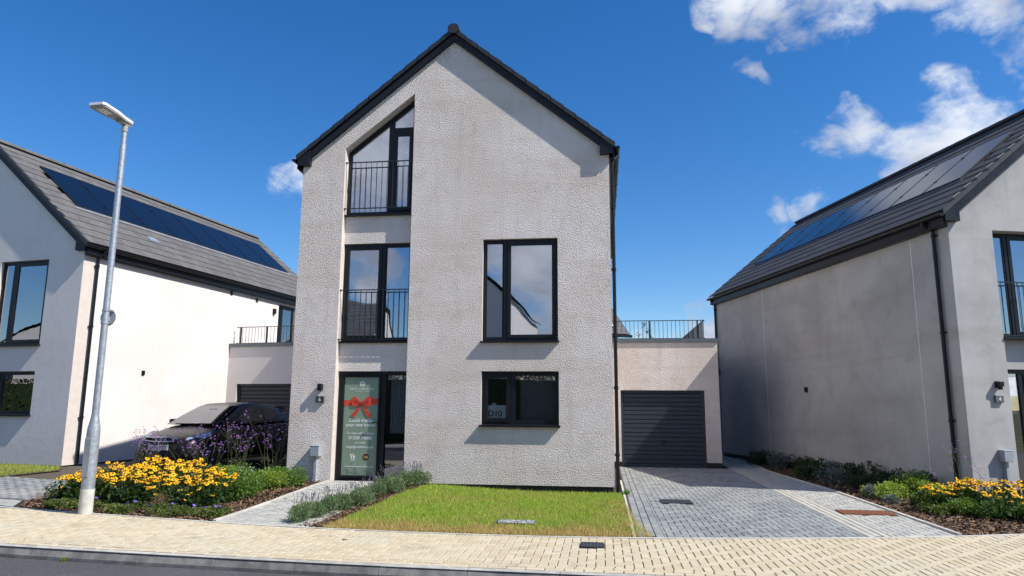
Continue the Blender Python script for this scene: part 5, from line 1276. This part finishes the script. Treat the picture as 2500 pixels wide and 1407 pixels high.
# green shrubs beside the path
for i, (x, y, r, h_, mt, lb) in enumerate([(-6.25, -2.35, .33, .40, 'shrub', 'rounded green shrub next to the yellow flowers'), (-6.55, -1.6, .34, .40, 'shrub', 'bushy green shrub behind the rounded one'), (-6.2, -1.15, .28, .34, 'shrub_lime', 'lime green leafy shrub below the purple stems'),
                                           (-6.9, -1.0, .33, .38, 'shrub', 'green shrub with white flowers at the back of the bed'), (-6.0, -.75, .25, .32, 'shrub', 'small green shrub left of the utility box post'), (-6.35, -.45, .28, .34, 'shrub', 'green shrub against the roughcast corner'), (-7.4, -.7, .30, .34, 'shrub_lime', 'light green shrub behind the yellow drift')]):
    shrub('green_shrub', x, y, r, h_, mt, lb, group='green shrubs in the left bed', n=1900, l=.042, w_=.024, flowers=(WHT, 12) if i in (1, 3) else None)
# ground cover with violet flowers
for i, (x, lb) in enumerate([(-8.6, 'left end by the driveway'), (-8.15, 'left of the lamp post'), (-7.35, 'just right of the lamp post'), (-6.85, 'middle of the bed edge'), (-6.35, 'before the dry seedheads'), (-5.85, 'right corner by the front path')]):
    shrub('geranium_plant', x, yb(x)+.36+.1*(i % 2), .27, .13, 'cover', 'low violet flowered geranium, '+lb, 'ground cover plant', 'low geraniums along the pavement', n=1100, l=.035, w_=.028, flowers=(GER, 3))
shrub('dry_plant', -6.98, -3.42, .17, .30, 'dry', 'dry brown seedhead plant in front of the yellow flowers', 'dry plant', n=2600, l=.018, w_=.006)
for i, (x, y, h_, n, lb) in enumerate([(-8.75, -.9, .92, 9, 'in front of the car number plate'), (-8.2, -.45, 1.0, 10, 'in front of the headlight'), (-7.75, -.7, .80, 9, 'short one behind the yellow flowers'), (-7.75, .2, 1.12, 10, 'in front of the car door'), (-7.35, -.15, .98, 9, 'mid height, before the side window'), (-7.0, .75, 1.1, 8, 'near the rear wheel'), (-6.85, .05, 1.22, 10, 'tallest, beside the roughcast corner'), (-9.1, -.6, .72, 7, 'low one by the pallets')]):
    verbena(x, y, h_, n, 'purple verbena on thin stems, '+lb, 'purple verbena before the car')
verbena(6.35, -.35, 1.0, 3, 'purple verbena on thin stems before the grey wall, tallest', 'purple verbena before the grey house'); verbena(6.7, -.30, .72, 2, 'purple verbena on thin stems left of the utility box', 'purple verbena before the grey house'); verbena(5.9, -.25, .60, 2, 'short purple verbena beside the grey house corner', 'purple verbena before the grey house')
# lavender row
LV = [(-4.30, -4.12), (-4.28, -3.78), (-4.22, -3.42), (-4.14, -3.05), (-4.08, -2.68), (-4.03, -2.30), (-3.97, -1.95), (-3.88, -1.30), (-3.80, -1.0), (-3.78, -.70), (-3.66, -.42), (-3.58, -.2)]
for i, (x, y) in enumerate(LV):
    side_ = ('nearest the pavement', 'second from the pavement', 'third from the pavement', 'fourth from the pavement', 'fifth from the pavement', 'sixth from the pavement', 'last before the gap in the row', 'first after the gap in the row', 'second after the gap in the row', 'third after the gap in the row', 'next to last, by the wall', 'last, against the house wall')[i]
    lavender(x, y, .17+.04*random.random(), (.22+.05*random.random())*(1 if i < 7 else 1.2), 'grey green lavender bush along the front path, '+side_, 'lavender row beside the front path')
# right bed planting
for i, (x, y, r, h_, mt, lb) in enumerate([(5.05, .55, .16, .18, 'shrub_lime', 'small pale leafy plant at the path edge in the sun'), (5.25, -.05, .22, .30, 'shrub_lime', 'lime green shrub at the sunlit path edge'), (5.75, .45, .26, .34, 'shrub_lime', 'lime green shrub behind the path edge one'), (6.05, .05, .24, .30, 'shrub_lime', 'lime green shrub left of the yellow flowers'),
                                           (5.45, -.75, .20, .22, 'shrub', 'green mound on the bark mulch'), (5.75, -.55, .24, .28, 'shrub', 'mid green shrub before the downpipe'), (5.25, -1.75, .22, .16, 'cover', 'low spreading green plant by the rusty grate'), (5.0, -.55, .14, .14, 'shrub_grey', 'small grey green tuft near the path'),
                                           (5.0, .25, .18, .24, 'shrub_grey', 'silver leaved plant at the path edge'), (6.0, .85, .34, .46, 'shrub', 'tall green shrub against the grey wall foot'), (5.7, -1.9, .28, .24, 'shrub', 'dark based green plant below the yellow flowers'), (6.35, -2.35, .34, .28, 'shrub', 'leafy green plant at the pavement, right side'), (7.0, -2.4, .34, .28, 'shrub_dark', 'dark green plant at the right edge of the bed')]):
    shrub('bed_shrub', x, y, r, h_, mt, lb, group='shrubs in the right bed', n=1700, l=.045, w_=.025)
shrub('geranium_plant', 6.9, yb(6.9)+.35, .25, .14, 'cover', 'low geranium with violet flowers at the right edge of the frame', 'ground cover plant', n=1100, l=.035, w_=.028, flowers=(GER, 3))
k = 0
for i in range(9):
    for j in range(2):
        p = lw(-.42-.62*j, .9+i*.95, RHo, RHy)
        if p[0] < 4.45 or (j and p[0] < 4.75): continue
        k += 1
        where = ('against the wall' if j == 0 else 'at the path edge')
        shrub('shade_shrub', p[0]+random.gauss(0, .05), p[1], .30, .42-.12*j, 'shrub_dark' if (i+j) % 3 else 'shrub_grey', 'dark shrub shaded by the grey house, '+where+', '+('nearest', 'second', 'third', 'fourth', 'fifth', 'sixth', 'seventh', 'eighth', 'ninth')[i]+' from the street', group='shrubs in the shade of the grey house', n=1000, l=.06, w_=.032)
grass_tuft(-8.75, yb(-8.75)+.22, .12, .14, 'cover', 'small yellow green grass tuft at the left end of the bed')
grass_tuft(5.55, -1.55, .2, .22, 'shrub_lime', 'yellowish grass tuft between mulch and yellow flowers', n=700)
grass_tuft(-6.02, -.25, .07, .10, 'shrub_lime', 'tiny weed tuft at the foot of the utility box post', n=120)
grass_tuft(-6.1, yk(-6.05)-.03, .03, .06, 'shrub_lime', 'tiny weed growing at a kerb joint', n=60); bpy.data.objects['grass_tuft.003'].location.z = -.24
grass_tuft(.42, -.12, .10, .12, 'shrub', 'grass tuft at the downpipe foot', n=200)
# fallen leaf and debris on the pavement
def bit(x, y, s_, label):
    e = MB(); vs = []; n = 9
    for i in range(n): t = i/(n-1); vs += [(s_*(t-.5)*2, -s_*.45*math.sin(math.pi*t)-.001, .006+.01*math.sin(5*t)), (s_*(t-.5)*2, s_*.45*math.sin(math.pi*t)+.001, .004+.012*math.sin(4*t+1))]
    e.add(vs, [(2*i, 2*i+2, 2*i+3, 2*i+1) for i in range(n-1)]); tag(e.build('fallen_leaf', M['leaf_litter'], None, loc=(x, y, gh(x, y)), rot=(0, 0, random.random()*3)), label, 'leaf', 'fallen leaves on the pavement')
def grit(n):
    xs_ = rng.uniform(-10, 7, n); u_ = rng.random(n); y_ = np.array([yk(a)+.15+(yb(a)-yk(a)-.15)*(b**.6) for a, b in zip(xs_, u_)]); C = np.stack([xs_, y_, gha(xs_, y_)+.004], 1)
    a = rng.random(n)*6.283; r_ = (.002+.009*rng.random(n)**4)[:, None]; A = np.stack([np.cos(a), np.sin(a), rng.normal(0, .3, n)], 1)*r_; B = np.stack([-np.sin(a), np.cos(a), rng.normal(0, .3, n)], 1)*r_*.6
    V, F = quads(C, A, B); tag(link('grit', npmesh('grit', V, F, M['leaf_litter'])), 'scattered grit and leaf crumbs on the tan pavement', 'grit', kind='stuff')
grit(1500)
bit(-3.19, -5.34, .05, 'curled brown leaf lying on the tan pavement before the lawn'); bit(-3.45, -5.15, .02, 'tiny brown leaf scrap just left of the curled leaf'); bit(2.5, -5.0, .015, 'tiny leaf scrap on the tan pavement below the driveway')

# ------------------------------------------------------------------ background
def tree(x, y, h_, r, label, group, z=-.2, n=5200):
    e = empty('tree', (x, y, z), 0, label, 'tree', group)
    MB().tube([(0, 0, 0), (.05, .03, h_*.4), (.0, .1, h_*.75)], [.14, .10, .04], 8).build('trunk', M['bark'], e, True)
    b = MB()
    for k in range(7): a = k*.9; b.tube([(0, .03, h_*(.3+.05*k)), (math.cos(a)*r*.6, math.sin(a)*r*.6, h_*(.45+.06*k))], [.045, .015], 6)
    b.build('branch', M['bark'], e, True)
    P, d = dome(n, r*1.35, r*1.35, h_*.75, 12, .25); P[:, 2] += h_*.2; V, F = leaves(P, d, .16, .10, .1)
    o = link('crown', npmesh('crown', V, F, M['tree']), e); o['kind'] = 'stuff'
for i, (x, y, h_, r) in enumerate([(6.3, 27, 3.4, 1.6), (7.8, 30, 3.9, 1.7), (5.4, 34, 3.2, 1.7), (9.5, 33, 3.8, 2.0)]):
    tree(x, y, h_, r, 'green tree beyond the fence in the gap between garage and grey house, '+('nearest', 'right hand, taller', 'left hand, farther', 'farthest right')[i], 'trees beyond the fence')
fe = empty('garden_wall', (3.4, 15.5, 0), .2, 'low dark garden wall with pale coping closing the gap between garage and grey house', 'wall')
for k in range(5): MB().box(k*.9, k*.9+.89, 0, .1, -.2, 1.45).build('wall_panel', M['tile_dark'], fe); MB().box(k*.9, k*.9+.895, -.03, .13, 1.455, 1.62).build('coping', M['edging'], fe)
bh = empty('background_house', (1.52, 24.5, 0), R(27), 'far house with grey tiled roof seen past the downpipe over the garage terrace', 'house')
MB().box(-7, -.15, .2, 6.4, -.3, 5.2).build('wall', M['pink_render'], bh)
tm = tile_mesh(M['tile'], .32, .42); rr_ = MB(); nC = 11; th = math.atan(.85)
for c_ in range(nC):
    for q in range(22):
        s = c_*.38; T = Matrix(((1, 0, 0, -.1-.33*q-.16), (0, math.cos(th), -math.sin(th), -.1+s*math.cos(th)), (0, math.sin(th), math.cos(th), 5.4+s*math.sin(th)), (0, 0, 0, 1))); rr_.add(tm.v, tm.f, T)
rfo = MB().add([(.0, -.1, 5.36), (-7.3, -.1, 5.36), (-7.3, 3.2, 8.15), (.0, 3.2, 8.15), (.0, 6.6, 5.36), (-7.3, 6.6, 5.36)], [(0, 1, 2, 3), (3, 2, 5, 4), (0, 3, 4)]).build('roof', M['verge'], bh)
o = rr_.build('roof_tile_mass', M['tile'], rfo); o['kind'] = 'stuff'
MB().box(-7.3, .04, -.25, -.12, 5.22, 5.36).build('gutter', M['black'], bh)
MB().prism([(-1.9, 5.95), (-.95, 5.95), (-1.9, 6.9)], .3, .6, 'y').build('gablet', M['tile_dark'], bh); MB().box(-1.95, -.8, .2, .6, 5.86, 5.945).build('gablet_sill', M['white_plastic'], bh)
sp_ = empty('sapling', (1.72, 15.2, 3.0), 0, 'thin leafy sapling top rising behind the garage terrace railing', 'sapling')
MB().tube([(0, 0, -3.1), (.02, 0, .8), (0, .02, 1.95)], [.02, .012, .004], 6).build('trunk', M['bark'], sp_)
for (bx, bz) in ((-.22, 1.45), (.2, 1.6), (.3, 1.2), (-.3, 1.05), (.05, 1.9)):
    MB().tube([(0, 0, bz-.4), (bx, .0, bz)], .004, 5).build('branch', M['bark'], sp_)
P = np.vstack([rng.normal(0, .055, (26, 3))+[bx, 0, bz] for (bx, bz) in ((-.22, 1.45), (.2, 1.6), (.3, 1.2), (-.3, 1.05), (.05, 1.9), (.3, 1.35))]); V, F = leaves(P, unit(rng.normal(0, 1, (len(P), 3))), .075, .045, 0)
o = link('crown', npmesh('crown', V, F, M['tree']), sp_); o['kind'] = 'stuff'
# houses across the street (mirrored in the windows)
def far_house(loc, yaw, label, rm='tile', wm='pink_render', W=7.5, D=9, zE=5.3):
    h_ = empty('opposite_house', loc, yaw, label, 'house', 'houses across the street'); m = .85
    wallmesh('wall', [(0, 0), (W, 0), (W, zE), (W/2, zE+m*W/2), (0, zE)], [], 0, .3, [M[wm], M[wm]], h_)
    mb = MB(); mb.box(0, .3, .3, D-.3, 0, zE); mb.box(W-.3, W, .3, D-.3, 0, zE); mb.build('side_wall', M[wm], h_)
    wallmesh('back_wall', [(0, 0), (W, 0), (W, zE), (W/2, zE+m*W/2), (0, zE)], [], D-.3, D, [M[wm], M[wm]], h_)
    th = math.atan(m); tm = tile_mesh(M[rm], .325, .42); run = W/2+.2; nC = 12; ex = run/math.cos(th)/nC
    ro = MB().add([(-.2, -.15, zE-.04), (W/2, -.15, zE+m*(W/2+.0)-.04+.17), (W/2, D+.15, zE+m*W/2+.13), (-.2, D+.15, zE-.04), (W+.2, -.15, zE-.04), (W+.2, D+.15, zE-.04)], [(0, 1, 2, 3), (4, 1, 2, 5)]).build('roof', M['verge'], h_)
    t_ = MB()
    for side in (1, -1):
        X = Vector((0, side, 0)); Y = Vector((-side*math.cos(th), 0, math.sin(th))); Z = X.cross(Y)
        for c_ in range(nC):
            for q in range(int((D+.3)/.33)):
                xo = (W+.2-c_*ex*math.cos(th)) if side > 0 else (-.2+c_*ex*math.cos(th)); zo = zE+c_*ex*math.sin(th)+.01
                t_.add(tm.v, tm.f, Matrix(((X.x, Y.x, Z.x, xo), (X.y, Y.y, Z.y, -.15+.33*(q+.5)), (X.z, Y.z, Z.z, zo), (0, 0, 0, 1))))
    o = t_.build('roof_tile_mass', M[rm], ro); o['kind'] = 'stuff'
    for (a, b, c_, d_) in ((.5, 1.7, .9, 2.2), (W-1.9, W-.6, .9, 2.2), (.5, 1.7, 3.1, 4.6), (W-1.9, W-.6, 3.1, 4.6)):
        for (y0, y1) in ((D+.0005, D+.03), (-.03, -.0005)): 
            w2 = MB().box(a, b, y0, y1, c_, d_).build('window', M['anthracite'], h_)
            MB().box(a+.08, b-.08, y1+.0005 if y0 > 0 else y0-.003, y1+.003 if y0 > 0 else y0-.0005, c_+.08, d_-.08).build('pane', M['glass_side'], w2)
far_house((-8.9, -33.5, -.2), R(2), 'tall pale gabled house across the street, its roof mirrored in the big window', 'tile', D=14, zE=7.2, W=4.6)
far_house((3.5, -41, -.2), R(10), 'pale gabled house set back across the street', 'tile_dark')
far_house((-15.0, -34.5, -.2), R(84), 'pale house across the street with its eaves to the road', 'tile')
far_house((-34, -38, -.2), R(-20), 'pale gabled house across the street at the far left', 'tile_dark')
far_house((-59.6, -23.8, -.2), R(-57), 'pale gabled house beyond the far left one', 'tile_dark')
far_house((12, -40, -.2), R(30), 'pale house across the street at the far right', 'tile')
def hedge(x, y, yaw, L, label):
    hg = empty('hedge', (x, y, -.2), yaw, label, 'hedge')
    MB().box(-L, L, -.35, .35, 0, 2.9).build('hedge_core', M['shrub_dark'], hg)
    n = int(265*2*L); C = np.stack([rng.uniform(-L, L, n), rng.choice([-1, 1], n)*rng.uniform(.33, .55, n), rng.uniform(0, 3.1, n)], 1); top_ = rng.random(n) < .25; C[top_, 2] = rng.uniform(2.85, 3.15, top_.sum()); C[top_, 1] = rng.uniform(-.5, .5, top_.sum())
    V, F = leaves(C, unit(C*[0, 1, .3]+rng.normal(0, .3, (n, 3))), .16, .09, .2); tag(link('hedge_leaves', npmesh('hedge_leaves', V, F, M['dry_leaf']), hg), kind='stuff')
hedge(-14, -17.6, 0, 30, 'long clipped hedge across the street, mirrored in the lower windows')
hedge(-46, -10, R(-52), 14, 'clipped hedge at the far left end of the street')
print('objects', len(bpy.data.objects), 'tris', sum(len(o.data.polygons) for o in bpy.data.objects if o.type == 'MESH'))
